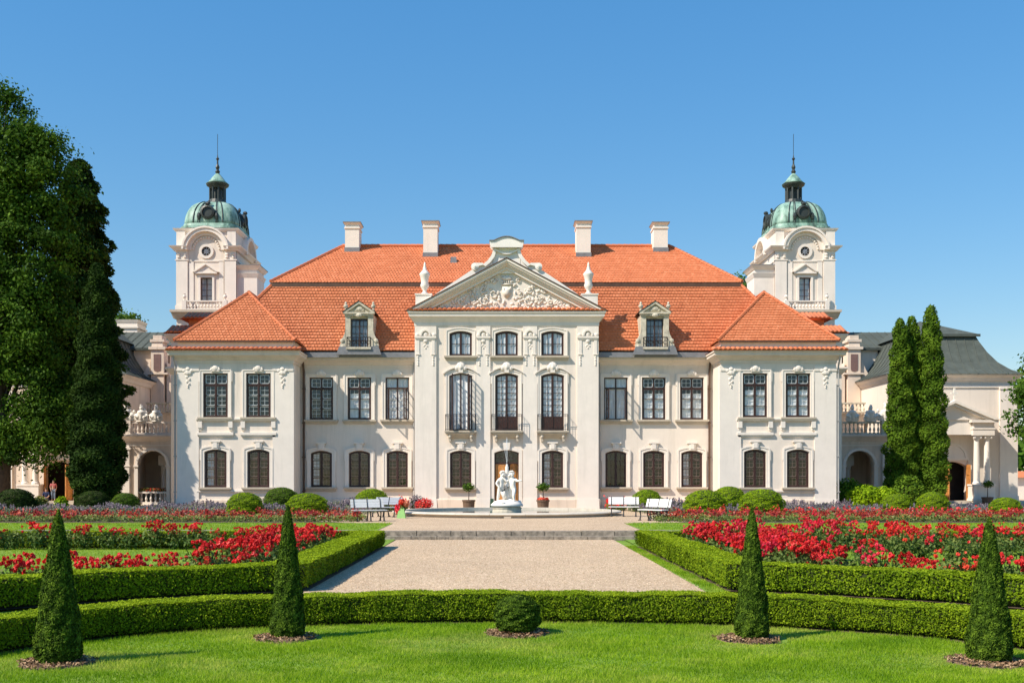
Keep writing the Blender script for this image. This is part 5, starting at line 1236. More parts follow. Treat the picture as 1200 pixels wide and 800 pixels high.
def core_mesh(hh, prof, sh=.88, n=14):
    d = MB(); d.lathe([(max(float(prof(np.array([t]))[0])*sh, .005), t*hh) for t in np.linspace(0, .985, 12)], 0, 0, 0, n); return d.mesh('stem_core', 'core')
def mulch_ring(x, y, r, parent_label):
    z = L+.012; d = MB(); wv = lambda t: 1+.07*math.sin(3*t+x*9)+.05*math.sin(7*t+y*5); d.lathe([(r, 0), (r*.93, .02), (.01, .045)], 0, 0, 0, 28, wv)
    o = d.build('mulch_bed', 'mulch', kind='stuff'); o.location = (x, y, L+.004)
    n = 900; a = rng.random(n)*2*PI; rr = r*np.sqrt(rng.random(n))*1.06*(1+.07*np.sin(3*a+x*9)+.05*np.sin(7*a+y*5))
    c = np.stack([np.cos(a)*rr, np.sin(a)*rr, .03+.03*np.clip(1-rr/r, -.6, 1)+rng.random(n)*.01], 1)
    v, f, t = leaf_arrays(c, np.tile([0, 0, 1.], (n, 1)), .022, .010, None, .5)
    q = link('bark_chip', fast_mesh('bark_chip', v, f, 'chips', t), o, True, kind='stuff')
M['chips'] = leaf_mat('bark_chip', (0.10, 0.055, 0.032), (0.27, 0.165, 0.10), (0.48, 0.34, 0.23), 0.0, 0.9, 3, .1)
for (x, y, h, rw, lab, sd) in ((-4.84, 11.06, 1.60, .228, 'tallest clipped yew cone, on the lawn at the far left', 1), (-2.81, 12.80, 1.61, .197, 'clipped yew cone on the lawn left of the round bush', 2), (2.74, 12.72, 1.58, .193, 'slim clipped yew cone on the lawn right of the round bush', 3), (4.84, 11.12, 1.52, .218, 'clipped yew cone on the lawn at the far right', 4)):
    prof = lambda t, rw=rw: rw*np.clip(np.minimum((1-t)**.82*1.06+.055, 1.0)*np.minimum(1, .80+t*2.2), 0, 2)*np.clip((1.0-t)*14, 0, 1)**.5
    o = link('clipped_yew_cone', core_mesh(h, prof), label=lab, cat='topiary', group='clipped yew cones on the front lawn'); o.location = (x, y, L)
    link('foliage', leaf_mesh('foliage', [revolve_topiary(h, prof, 26000, .0155, None, .7, .022, sd)], 'yew_leaf'), o, True, kind='stuff')
    mulch_ring(x-.03, y, .365, '')
prof = lambda t: .27*np.sqrt(np.clip(1-(np.abs(t-.48)/.52)**2.6, 0, 1))
o = link('round_bush', core_mesh(.49, prof), label='small round clipped yew bush in the middle of the lawn before the hedge', cat='topiary'); o.location = (-.05, 13.22, L)
link('foliage', leaf_mesh('foliage', [revolve_topiary(.49, prof, 15000, .0155, None, .4, .022, 9)], 'yew_leaf'), o, True, kind='stuff'); mulch_ring(-.05, 13.2, .38, '')
# clipped balls before the facade
BALL = {}
for k, mt in enumerate(('ball_leaf', 'ball_leaf', 'thuja_leaf', 'shaded_conifer')):
    pr = lambda t: .5*np.clip(1-(np.abs(t-.36)/.64)**2.3, 0, 1)**.5
    BALL[k] = (core_mesh(1.0, pr, .93), leaf_mesh('foliage', [revolve_topiary(1.0, pr, 10500, .0195, None, .4, .014, k+3)], mt))
def ball(px, w, h, y, kind, lab, z=0.0):
    o = link('clipped_ball_shrub', BALL[kind][0], label=lab, cat='shrub', group='clipped ball shrubs in the flower borders'); x = (px-589)*y/1250+CX
    o.location = (x, y, z); o.scale = (w, w, h); o.rotation_euler.z = random.uniform(0, 6)
    link('foliage', BALL[kind][1], o, True, kind='stuff')
for a in ((287, 1.68, 1.08, 52, 0, 'bright green clipped ball left-most before the left wing'), (330, 1.85, 1.3, 57.2, 2, 'dark green clipped ball between two bright ones at the left wing'), (360, 1.95, 1.05, 52, 1, 'wide bright green clipped ball right of the dark ball'), (436, 1.80, 1.22, 57.5, 0, 'bright green clipped ball behind the left benches'),
          (18, 1.9, 1.25, 55, 3, 'dark shaded clipped ball at the far left edge'), (109, 1.8, 1.12, 57, 3, 'dark clipped ball at the foot of the tall dark conifer'), (147, 1.45, 1.0, 57, 2, 'smaller green clipped ball beside the left gallery corner'),  # dark leaf colour on the far-left balls stands in for tree shade
          (758, 1.60, 1.18, 57.5, 1, 'bright green clipped ball behind the right benches'), (826, 1.98, 1.2, 52.3, 0, 'bright green clipped ball at the left of a touching pair'), (854, 1.85, 1.35, 57.2, 1, 'bright green clipped ball at the back of a touching pair'), (893, 2.1, 1.25, 51.5, 0, 'largest bright green clipped ball before the right wing'),
          (1050, 1.45, 1.0, 53, 1, 'bright green clipped ball at the left foot of the cypresses'), (1093, 1.52, 1.1, 53, 0, 'bright green clipped ball before the chapel door'), (1178, 1.42, .85, 51.5, 1, 'bright green clipped ball before the chapel columns at the right edge')): ball(*a)

# ------------------------------------------------------------------ trees
def tube_part(name, segs, parent, mat='bark', n=7):
    d = MB()
    for pts, rr in segs: d.tube(pts, rr, n)
    return d.build(name, mat, parent, smooth=True, local=True)
def clump_tree(name, label, loc, trunk_h, trunk_r, blobs, n_clumps, per, leaf, mat, group=None, spread=.55, seed=1, extra=None, n_extra=0):
    rg = np.random.default_rng(seed)
    t = empty(name, loc, label, 'tree', group)
    B = np.array(blobs, float); vol = B[:, 3]*B[:, 4]*B[:, 5]; pick = rg.choice(len(B), n_clumps, p=vol/vol.sum())
    d = unit(rg.normal(0, 1, (n_clumps, 3))); rad = rg.uniform(.55, 1.0, (n_clumps, 1))**.7
    C = B[pick, :3]+d*rad*B[pick, 3:]
    if extra:                              # thin, open lower boughs
        X = np.array(extra, float); p2 = rg.integers(0, len(X), n_extra)
        C = np.concatenate([C, X[p2, :3]+unit(rg.normal(0, 1, (n_extra, 3)))*rg.uniform(.3, 1, (n_extra, 1))*X[p2, 3:]]); pick = np.concatenate([pick, np.zeros(n_extra, int)]); n_clumps += n_extra
    segs = [([(0, 0, 0), (trunk_r*.3, 0, trunk_h*.5), (0, trunk_r*.2, trunk_h)], [trunk_r*1.25, trunk_r*.9, trunk_r*.7])]
    tube_part('trunk', segs, t)
    top = max(B[:, 2]); limbs = []
    for c in C[rg.choice(n_clumps, min(46, n_clumps), replace=False)]:
        h = trunk_h*rg.uniform(.55, 1.0)+max(0, (c[2]-trunk_h))*rg.uniform(.1, .5); p0 = np.array([0, 0, min(h, trunk_h+(top-trunk_h)*.7)]); m = (p0+c)/2+np.array([0, 0, rg.uniform(-.3, .5)])
        limbs.append(([tuple(p0), tuple(m), tuple(c)], [trunk_r*.32, trunk_r*.16, trunk_r*.05]))
    limbs.append(([(0, 0, trunk_h*.9), (0, 0, top)], [trunk_r*.7, trunk_r*.15]))
    tube_part('limb', limbs, t, n=5).__setitem__('kind', 'stuff')
    cc = np.repeat(C, per, 0); sc = np.repeat(rg.uniform(.6, 1.25, (n_clumps, 1)), per, 0)*spread
    off = rg.normal(0, 1, (len(cc), 3))*sc*np.array([1, 1, .6]); P = cc+off
    N = unit(off+np.array([0, 0, .5])*spread+unit(cc-B[np.repeat(pick, per), :3])*.5*spread)
    tone = np.repeat(rg.normal(.5, .16, n_clumps), per)
    link('crown', leaf_mesh('crown', [leaf_arrays(P, N, leaf, leaf*.6, None, .7, np.clip(tone, 0, 1))], mat), t, True); return t
def conifer(name, label, loc, h, rad, n, leaf, mat, z0=0.0, shape=.75, lumps=9, group=None, droop=-.2, seed=2, bulge=.12):
    rg = np.random.default_rng(seed); t = empty(name, loc, label, 'tree', group)
    tube_part('trunk', [([(0, 0, 0), (0, 0, h*.5), (0, 0, h*.96)], [rad*.10+.06, rad*.07+.03, .02])], t)
    u = rg.random(n*2); R_ = lambda q: rad*np.minimum((1-q)**shape*1.12, 1.0)*np.minimum(1, .55+q*5)
    u = u[rg.random(n*2) < R_(u)/rad][:n]; n = len(u); an = rg.random(n)*2*PI
    d = MB(); d.lathe([(max(.03, float(R_(np.array([q]))[0])*.62), z0+q*(h-z0)) for q in (0.0, .1, .25, .45, .65, .82, .95)], 0, 0, 0, 12); d.build('inner_twigs', 'core', t, local=True)
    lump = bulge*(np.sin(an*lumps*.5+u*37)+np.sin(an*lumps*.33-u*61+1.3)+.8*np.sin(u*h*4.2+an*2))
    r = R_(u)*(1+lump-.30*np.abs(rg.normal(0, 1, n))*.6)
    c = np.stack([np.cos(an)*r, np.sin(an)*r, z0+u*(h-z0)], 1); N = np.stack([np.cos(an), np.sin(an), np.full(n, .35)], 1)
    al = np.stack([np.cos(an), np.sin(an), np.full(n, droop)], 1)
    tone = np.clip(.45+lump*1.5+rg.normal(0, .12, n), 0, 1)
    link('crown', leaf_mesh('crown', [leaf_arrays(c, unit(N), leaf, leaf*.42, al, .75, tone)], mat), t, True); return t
clump_tree('broadleaf_tree', 'tall dark broadleaf tree rising above the left edge of the photo', (-29.6, 62.3, 0), 6.5, .5,
           [(-.4, 0, 20.8, 3.2, 2.4, 4.0), (1.8, 0, 18.9, 2.7, 2.3, 3.4), (-1.2, 0, 16.2, 3.6, 2.4, 4.6), (1.9, 0, 14.6, 2.6, 2.3, 4.2), (-3.0, 0, 19, 2.4, 2.3, 4.0), (.6, .5, 10.4, 3.0, 2.3, 3.2), (2.2, -.2, 10.6, 1.9, 1.9, 2.8), (-2.2, 0, 10.2, 2.6, 2.3, 3.6)], 600, 260, .105, 'oak_leaf', seed=4, spread=.50, extra=[(0, 0, 6.2, 3.6, 2.0, 2.8), (2.0, 0, 5.0, 2.2, 1.5, 2.8), (3.0, 0, 6.6, 1.6, 1.4, 2.6), (-.6, 0, 3.6, 2.4, 1.4, 1.6)], n_extra=120)
conifer('tall_conifer', 'tallest dark conifer standing behind the broadleaf tree at the left', (-26.85, 67, 0), 21.8, 2.45, 64000, .15, 'shaded_conifer', 3.5, .42, 5, droop=-.35, seed=5, bulge=.17)
conifer('columnar_conifer', 'shorter dark columnar conifer at the corner of the left gallery', (-22.5, 58.6, 0), 13.6, 1.46, 48000, .11, 'shaded_conifer', .2, .42, 8, droop=.5, seed=6, bulge=.07)
conifer('columnar_cypress', 'left-most and shortest stem of the green cypress group by the chapel', (24.55, 66.5, 0), 11.75, .92, 17000, .10, 'thuja_leaf', .1, .36, 7, droop=.8, seed=7, bulge=.10, group='columnar cypresses by the chapel')
conifer('columnar_cypress', 'middle stem of the green cypress group by the chapel', (25.55, 67.2, 0), 12.0, .98, 17000, .10, 'thuja_leaf', .1, .36, 7, droop=.8, seed=8, bulge=.10, group='columnar cypresses by the chapel')
conifer('columnar_cypress', 'right-most and tallest stem of the green cypress group by the chapel', (26.55, 66.7, 0), 12.6, 1.02, 20000, .10, 'thuja_leaf', .1, .36, 7, droop=.8, seed=9, bulge=.10, group='columnar cypresses by the chapel')
clump_tree('park_tree', 'fresh green tree reaching in at the right edge before the chapel', (35.1, 68, 0), 4.5, .2, [(0, 0, 7.6, 2.4, 2, 2.2), (-1.3, 0, 5.4, 1.5, 1.4, 1.4), (.6, 0, 5.2, 2, 1.8, 1.6), (-.5, 0, 9, 1.3, 1.2, 1.0)], 150, 120, .13, 'tree_leaf', seed=11, spread=.42)
clump_tree('park_tree', 'tree top showing over the roof slope left of the right tower', (22.3, 100, 0), 12, .4, [(-1.6, 0, 20.2, 1.3, 1.5, 1.4), (-.4, 0, 18.5, 2.4, 2, 2.2), (1.3, 0, 19.2, 1.6, 1.6, 1.8), (.6, 0, 16.5, 2.5, 2, 2)], 70, 70, .18, 'tree_leaf', seed=12, spread=.5)
clump_tree('park_tree', 'tree top showing behind the theatre chimney', (-36.5, 104, 0), 9, .4, [(0, 0, 16.0, 2.2, 2, 2.2), (1.2, 0, 14.2, 2, 2, 2), (-2, 0, 14.5, 2.5, 2, 2.4)], 70, 70, .18, 'tree_leaf', seed=13, spread=.5)
clump_tree('young_tree', 'light green young tree between the left wing and its gallery', (-20.4, 74.5, 4.5), 1.6, .06, [(0, 0, 2.6, .8, .7, 1.3), (.2, 0, 4.2, .6, .6, .9)], 30, 70, .10, 'tree_leaf', seed=14, spread=.25)
n = 42000; a_ = rng.uniform(-1.25, 1.25, n); rr_ = 250+rng.uniform(0, 30, n); xx_ = rr_*np.sin(a_); yy_ = rr_*np.cos(a_)
hh_ = 9+2.5*np.sin(xx_*.06)+2*np.sin(xx_*.17+1)+1.2*np.sin(xx_*.41); c_ = np.stack([xx_, yy_, hh_*rng.random(n)**.6], 1)
link('distant_wood', leaf_mesh('distant_wood', [leaf_arrays(c_, np.tile([-.3, -.6, .6], (n, 1)), 1.0, .7, None, .7, np.clip(.2+.5*c_[:, 2]/hh_, 0, 1))], 'tree_leaf'), kind='stuff')
def shrub(label, px, y, w, h, mat, n=2200, leaf=.09, z=0.0, cat='shrub', name='leafy_shrub'):
    x = (px-589)*y/1250+CX; d = MB(); d.ball((0, 0, h*.4), w*.36, w*.36, h*.36); o = d.build(name, 'core', label=label, cat=cat); o.location = (x, y, z)
    u = unit(rng.normal(0, 1, (n, 3))); c = u*np.array([w/2, w/2, h*.55])*rng.uniform(.6, 1.08, (n, 1))+np.array([0, 0, h*.48]); c = c[c[:, 2] > .02]; u = u[:len(c)]
    link('foliage', leaf_mesh('foliage', [leaf_arrays(c, unit(c-np.array([0, 0, h*.3])), leaf, leaf*.6, None, .6)], mat), o, True, kind='stuff')
shrub('dark green shrub against the right wing corner', 994, 63, 2.0, 1.7, 'thuja_leaf')
shrub('bright leafy shrub before the right gallery arch', 1013, 61, 2.0, 1.35, 'ball_leaf')
shrub('bright leafy shrub between the gallery and the cypresses', 1036, 61, 1.6, 1.25, 'ball_leaf')
shrub('rounded dark green shrub at the foot of the cypresses', 1064, 62, 1.9, 1.9, 'thuja_leaf')
shrub('small yellowish green plant before the theatre steps', 46, 56, .9, .8, 'bed_leaf', 700)
shrub('small bright plant by the theatre steps near the blue sitter', 72, 55, .7, .8, 'ball_leaf', 600)
# no trees stand left of the view; dark leaf colours replace their shade

# ------------------------------------------------------------------ roses
def rose_mesh(seed, h, w, n_leaf, n_flow, fmat, cluster):
    rg = np.random.default_rng(seed)
    u = unit(rg.normal(0, 1, (n_leaf, 3))); c = u*np.array([w/2, w/2, h*.45])*rg.uniform(.3, 1.1, (n_leaf, 1))+np.array([0, 0, h*.45]); c[:, 2] = np.abs(c[:, 2])
    st = []
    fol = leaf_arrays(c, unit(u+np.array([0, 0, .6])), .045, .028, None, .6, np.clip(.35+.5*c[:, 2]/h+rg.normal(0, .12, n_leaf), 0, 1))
    d = MB(); V = []; F = []; T = []; o = 0
    for k in range(10):                        # canes
        a = rg.uniform(0, 2*PI); r = rg.uniform(.2, .9)*w/2
        P = np.array([[0, 0, 0], [r*.5*math.cos(a), r*.5*math.sin(a), h*.5], [r*math.cos(a), r*math.sin(a), h*rg.uniform(.8, 1.05)]])
        for p, q in zip(P[:-1], P[1:]):
            e = np.array([.008, 0, 0]); V += [p-e, p+e, q+e, q-e]; F.append([o, o+1, o+2, o+3]); T += [.15]*4; o += 4
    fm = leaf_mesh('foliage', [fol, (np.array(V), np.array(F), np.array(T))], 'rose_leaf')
    cl = [(rg.uniform(-.4, .4)*w, rg.uniform(-.4, .4)*w, h*rg.uniform(.7, 1.12)) for _ in range(cluster)]
    bl = []
    for k in range(n_flow):
        b = np.array(cl[k % cluster])+rg.normal(0, .075, 3)*np.array([1, 1, .7]); m = 10; r = rg.uniform(.028, .047)
        uu = unit(rg.normal(0, 1, (m, 3))+np.array([0, -.2, .5])); bl.append(leaf_arrays(b+uu*r*.6, uu, r*.75, r*.75, None, .35, np.clip(rg.normal(.5, .18, m), 0, 1)))
    return fm, leaf_mesh('blossoms', bl, fmat)
RM = []
for k, (h, w, nl, nf, fm, cl) in enumerate(((.62, .70, 420, 30, 'rose_red', 5), (.58, .75, 440, 40, 'rose_red', 6), (.74, .62, 400, 20, 'rose_pink', 4), (.55, .65, 420, 11, 'rose_orange', 6), (.68, .7, 440, 16, 'rose_orange', 6), (.60, .72, 470, 4, 'rose_red', 3), (.52, .7, 450, 3, 'rose_orange', 3), (.64, .75, 400, 46, 'rose_pink', 6))): RM.append(rose_mesh(40+k, h, w, nl, int(nf*1.2), fm, cl+1))
def rose(x, y, k, s, z=L, row='in the middle row'):
    side = 'left' if x < 0 else 'right'
    o = bpy.data.objects.new('rose_bush', RM[k][0]); COL.objects.link(o); o.location = (x, y, z); o.rotation_euler.z = random.uniform(0, 6.28); o.scale = (s, s, s*random.uniform(.9, 1.12))
    props(o, 'red flowering rose bush %s of the %s parterre' % (row, side), 'rose bush', 'rose bushes %s of the %s parterre' % (row, side))
    b = bpy.data.objects.new('blossoms', RM[k][1]); COL.objects.link(b); b.parent = o
rr = random.Random(77)
def front_y(x): 
    pts = [(p.x, p.y) for p in spline(BF)]; ax = abs(x)
    for (a, b), (c, d) in zip(pts, pts[1:]):
        if a <= ax <= c: return b+(d-b)*(ax-a)/(c-a)
    return pts[-1][1]
for s in (-1, 1):
    lush = (0, 1, 2, 7, 1, 0, 0, 4) if s > 0 else (0, 1, 0, 3, 1, 0)
    sparse = (3, 4, 5, 6, 0) if s < 0 else (0, 1, 3, 4, 2, 5)
    # along the middle path
    y = 19.8
    while y < 29.6:
        for x in (5.0, 5.65): rose(s*(x+rr.uniform(-.12, .12)), y+rr.uniform(-.2, .2), rr.choice(lush), rr.uniform(.85, 1.1), L, 'in the bed beside the gravel path')
        if y > 25: rose(s*(6.3+rr.uniform(-.15, .15)), y, rr.choice(lush), rr.uniform(.8, 1.05), L, 'in the bed beside the gravel path')
        y += .62
    # behind the front hedge
    x = 5.6
    while x < 12.6:
        fy = front_y(x); n = 2
        for q in range(n): rose(s*(x+rr.uniform(-.12, .12)), fy+1.25+q*.65+rr.uniform(-.15, .15), rr.choice(lush if (x < 9.5 or s > 0) else lush+sparse), rr.uniform(.78, 1.0), L, 'in the row behind the near hedge')
        x += .55 if s > 0 else .50
    # before the back hedge
    x = 6.2
    while x < 15.2:
        for q in range(2 if s > 0 else 1): rose(s*(x+rr.uniform(-.15, .15)), 29.4-q*.7+rr.uniform(-.15, .15), rr.choice(sparse+(0, 1, 3, 4) if s < 0 else lush+sparse), rr.uniform(.85, 1.05), L, 'in the row before the far hedge')
        x += .62
    if s > 0:
        x = 7.2
        while x < 15.5: rose(x+rr.uniform(-.2, .2), 31.9+rr.uniform(-.4, .5), rr.choice((0, 1, 3, 4, 0, 1)), rr.uniform(.8, .98), L, 'in the row behind the far hedge'); x += .52
        x = 6.4
        while x < 13: rose(x+rr.uniform(-.2, .2), 25.2+rr.uniform(-.25, .25), rr.choice(sparse), rr.uniform(.8, 1)); x += .66
# ------------------------------------------------------------------ flower borders (too many plants to count)
def border(name, xs, ys, zt, n_f, n_l, fl, fmat, lmat, spiky, density_fn=None, z0=.012, label=None):
    x = rng.uniform(*xs, n_l); y = rng.uniform(*ys, n_l); hgt = zt*(.75+.25*np.sin(x*2.3+y)*np.sin(y*1.7-x*.8))
    z = rng.random(n_l)*hgt*.85
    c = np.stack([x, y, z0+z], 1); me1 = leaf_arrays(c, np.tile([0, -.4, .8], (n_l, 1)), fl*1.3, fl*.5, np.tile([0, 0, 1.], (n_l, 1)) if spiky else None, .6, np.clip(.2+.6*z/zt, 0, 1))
    if spiky:
        ns = n_f//6; sx = rng.uniform(*xs, ns); sy = rng.uniform(*ys, ns); sh = zt*rng.uniform(.7, 1.15, ns)*(.8+.2*np.sin(sx*2.3+sy))
        k = np.arange(6)/5; c2 = np.stack([np.repeat(sx, 6)+rng.normal(0, .012, ns*6), np.repeat(sy, 6)+rng.normal(0, .012, ns*6), z0+np.repeat(sh, 6)*(.68+.34*np.tile(k, ns))], 1)
        me2 = leaf_arrays(c2, np.tile([0, -1., .2], (ns*6, 1)), fl, fl*.6, np.tile([0, 0, 1.], (ns*6, 1)), .5)
    else:
        ns = n_f//9; sx = rng.uniform(*xs, ns); sy = rng.uniform(*ys, ns); sh = zt*rng.uniform(.55, 1.1, ns)
        c2 = np.stack([np.repeat(sx, 9), np.repeat(sy, 9), z0+np.repeat(sh, 9)], 1)+rng.normal(0, .075, (ns*9, 3))
        me2 = leaf_arrays(c2, np.tile([0, -.5, .7], (ns*9, 1)), fl, fl*.7, None, .6)
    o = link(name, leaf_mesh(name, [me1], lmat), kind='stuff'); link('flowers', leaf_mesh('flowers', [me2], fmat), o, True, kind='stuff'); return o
for s in (-1, 1):
    a = lambda p, q: tuple(sorted((s*p, s*q)))
    border('red_bedding', a(6.0, 30), (42.5, 45.6), .34, 5200, 13000, .05, 'salvia', 'bed_leaf', False)
    border('lavender', a(6.8, 30), (52.2, 56.8), .46, 9000, 11000, .045, 'lavender', 'lavender_leaf', True)
    border('lavender', a(6.5, 11.4), (56.4, 58.4), .66, 3600, 2600, .05, 'lavender', 'lavender_leaf', True)
    border('lavender', a(8.4, 19), (58.4, 59.4), .55, 2600, 2200, .05, 'lavender', 'lavender_leaf', True)
    border('red_bedding', a(5.55, 6.6), (58.6, 60.0), .55, 500, 600, .06, 'rose_red', 'bed_leaf', False)
border('red_bedding', (8, 24), (46.5, 51), .30, 900, 6000, .06, 'rose_red', 'rose_leaf', False)

# ------------------------------------------------------------------ turf blades and loose gravel
def blades(name, n, xs, ys, test, hgt, wid, z=L+.004, weight=None):
    y = rng.uniform(*ys, n) if weight is None else ys[0]+(ys[1]-ys[0])*rng.random(n)**weight
    x = rng.uniform(*xs, n); k = test(x, y); x, y = x[k], y[k]; n = len(x)
    a = rng.random(n)*2*PI; h = hgt*rng.uniform(.5, 1.35, n)*(1+.35*np.sin(x*1.9)*np.sin(y*2.7)+.2*np.sin(x*7+y*3)*np.sin(y*9-x*2)); ln = rng.uniform(.2, .9, n)*h; b = rng.random(n)*2*PI
    v = np.empty((n, 3, 3)); w = wid*rng.uniform(.7, 1.3, n)
    v[:, 0] = np.stack([x-np.cos(a)*w, y-np.sin(a)*w, np.full(n, z)], 1); v[:, 1] = np.stack([x+np.cos(a)*w, y+np.sin(a)*w, np.full(n, z)], 1); v[:, 2] = np.stack([x+np.cos(b)*ln, y+np.sin(b)*ln, z+h], 1)
    patch = .43+.20*np.sin(x*1.3+y*.7)*np.sin(y*2.1-x*.6)+.15*np.sin(x*3.7-y*1.9)*np.sin(y*5.3+x)+.13*np.sin(x*9.1+y*4)*np.sin(y*11-x*3)+.24*np.clip(3*(np.sin(x*.9+2)*np.sin(y*1.7+x*.4)-.35), 0, 1)-.20*np.clip(3*(np.sin(x*1.6-1)*np.sin(y*2.6+x*.9+1)-.35), 0, 1)
    dry = np.zeros(n)
    for (mx, my) in ((-4.84, 11.06), (-2.81, 12.8), (2.74, 12.72), (4.84, 11.12), (-.05, 13.2)): dry = np.maximum(dry, np.exp(-((x-mx)**2+(y-my)**2)/.35))
    t = np.clip(patch+dry*.45+rng.normal(0, .17, n), 0, 1)
    return link(name, fast_mesh(name, v.reshape(-1, 3), np.arange(n*3).reshape(-1, 3), 'blade', np.repeat(t, 3)), kind='stuff')
fx = np.array([p.x for p in full]); fy_ = np.array([p.y for p in full])
lawn_test = lambda x, y: y < np.interp(x, fx, fy_)+.005+.02*np.sin(x*23)
def not_mulch(x, y):
    k = np.ones(len(x), bool)
    for (mx, my) in ((-4.84, 11.06), (-2.81, 12.8), (2.74, 12.72), (4.84, 11.12), (-.05, 13.2)): k &= (x-mx)**2+(y-my)**2 > .17
    return k
blades('grass', 230000, (-6.4, 6.4), (9.6, 14.4), lambda x, y: lawn_test(x, y) & not_mulch(x, y), .034, .0042, weight=1.15)
bx = np.array([p.x for p in spline(BF)]); by = np.array([p.y for p in spline(BF)])
for s in (-1, 1):
    blades('grass', 50000, tuple(sorted((s*4.3, s*16))), (15.5, 34), lambda x, y: y > np.interp(np.abs(x), bx, by)+.6, .045, .007)
    blades('grass', 26000, tuple(sorted((s*4.5, s*26))), (35.3, 41.6), lambda x, y: np.abs(x) > 4.4+.0*(y), .05, .010, 0.0)
    if s > 0: blades('grass', 5000, tuple(sorted((s*3.3, s*3.62))), (18, 31), lambda x, y: x == x, .04, .006)
n = 26000
px_ = rng.uniform(-5, 5, n); py_ = 14.8+(YS-14.8)*rng.random(n)**1.3; k = np.abs(px_) < 3.3; px_, py_ = px_[k], py_[k]; n = len(px_)
c = np.stack([px_, py_, np.full(n, L)], 1); r = rng.uniform(.006, .016, n)[:, None]; tv = np.array([[1, 0, 0], [-.5, .87, 0], [-.5, -.87, 0], [0, 0, .8]])
ang = rng.random(n)*2*PI; ca, sa = np.cos(ang)[:, None], np.sin(ang)[:, None]
V = np.stack([c+r*np.concatenate([tv[q, 0]*ca-tv[q, 1]*sa, tv[q, 0]*sa+tv[q, 1]*ca, np.full((n, 1), tv[q, 2])], 1) for q in range(4)], 1).reshape(-1, 3)
F = (np.arange(n)[:, None, None]*4+np.array([[0, 1, 3], [1, 2, 3], [2, 0, 3]])).reshape(-1, 3)
M['stones'] = leaf_mat('gravel_stone', (0.30, 0.21, 0.14), (0.55, 0.41, 0.28), (0.78, 0.65, 0.50), 0.0, 0.95, 2, .15)
link('gravel_stones', fast_mesh('gravel_stones', V, F, 'stones', np.repeat(rng.random(n), 4)), kind='stuff')

# ------------------------------------------------------------------ fountain
FX, FY, FR_ = -0.02, 52.4, 5.55
fo = empty('fountain', (FX, FY, 0), 'low round stone fountain basin with water jets before the palace door', 'fountain')
d = MB(); d.lathe([(FR_-.10, 0), (FR_-.08, .03), (FR_-.14, .05), (FR_-.14, .09), (FR_-.55, .09), (FR_-.55, .0)], FX, FY, 0, 72); d.build('basin_wall', 'rim_stone', fo)
n = 22
for k in range(n):                            # coping stones
    d = MB(); a0, a1 = 2*PI*k/n+.0012, 2*PI*(k+1)/n-.0012; m = 5
    pr = [(FR_-.58, .092), (FR_-.08, .092), (FR_+.02, .11), (FR_+.06, .15), (FR_+.03, .19), (FR_-.08, .21), (FR_-.58, .215)]
    for q in range(m):
        b0, b1 = a0+(a1-a0)*q/m, a0+(a1-a0)*(q+1)/m
        for (r0, z0), (r1, z1) in zip(pr, pr[1:]+pr[:1]): d.quad((FX+r0*math.cos(b0), FY+r0*math.sin(b0), z0), (FX+r0*math.cos(b1), FY+r0*math.sin(b1), z0), (FX+r1*math.cos(b1), FY+r1*math.sin(b1), z1), (FX+r1*math.cos(b0), FY+r1*math.sin(b0), z1))
    for b in (a0, a1): d.poly([(FX+r*math.cos(b), FY+r*math.sin(b), z) for r, z in pr])
    d.build('stone', 'rim_stone', fo)
d = MB(); d.lathe([(FR_-.56, .10), (FR_-.56, .11)], FX, FY, 0, 48); d.build('water', 'water', fo)
d = MB(); d.box(FX-.16, FX+.16, FY-FR_-.03, FY-FR_+.12, .0, .088); d.build('spout_stone', 'sillstone', fo)
rg = random.Random(3); d = MB()
for k in range(11):                           # thin jets falling in arcs
    a = rg.uniform(0, 2*PI); v = rg.uniform(.10, .50); z0 = 2.45; top = rg.uniform(.8, 1.35); pts = []
    for q in range(9):
        t = q/8*1.25; pts.append((FX+v*t*math.cos(a), FY+v*t*math.sin(a), z0+top*(1-(t-.75)**2/.5625) if t < 1.5 else z0))
    d.tube(pts[:rg.choice((5, 6, 7, 8))], .0045, 4)
for k in range(120):
    a = rg.uniform(0, 2*PI); r = abs(rg.gauss(0, .26)); d.ball((FX+r*math.cos(a), FY+r*math.sin(a), rg.uniform(2.5, 3.75)-r*.8), rg.uniform(.005, .011), n=5, m=3)
d.build('water_jet', 'spray', fo, kind='stuff')
def skin_obj(name, J, E, mat, parent=None, sub=2, local=False):
    names = list(J); me = bpy.data.meshes.new(name); me.from_pydata([J[k][:3] for k in names], [(names.index(a), names.index(b)) for a, b in E], [])
    o = bpy.data.objects.new(name, me); COL.objects.link(o); me.materials.append(M[mat])
    sk = o.modifiers.new('skin', 'SKIN'); sk.use_smooth_shade = True
    if not me.skin_vertices: me.skin_vertices_add() if hasattr(me, 'skin_vertices_add') else None
    if not me.skin_vertices:
        bpy.context.view_layer.objects.active = o
        import bmesh; bm = bmesh.new(); bm.from_mesh(me); bm.verts.layers.skin.verify(); bm.to_mesh(me); bm.free()
    for k, v in enumerate(me.skin_vertices[0].data):
        r = J[names[k]][3]; r2 = J[names[k]][4] if len(J[names[k]]) > 4 else r; v.radius = (r, r2); v.use_root = (k == 0)
    ss = o.modifiers.new('sub', 'SUBSURF'); ss.levels = sub; ss.render_levels = sub
    if parent is not None: adopt(o, parent, not local)
    return o
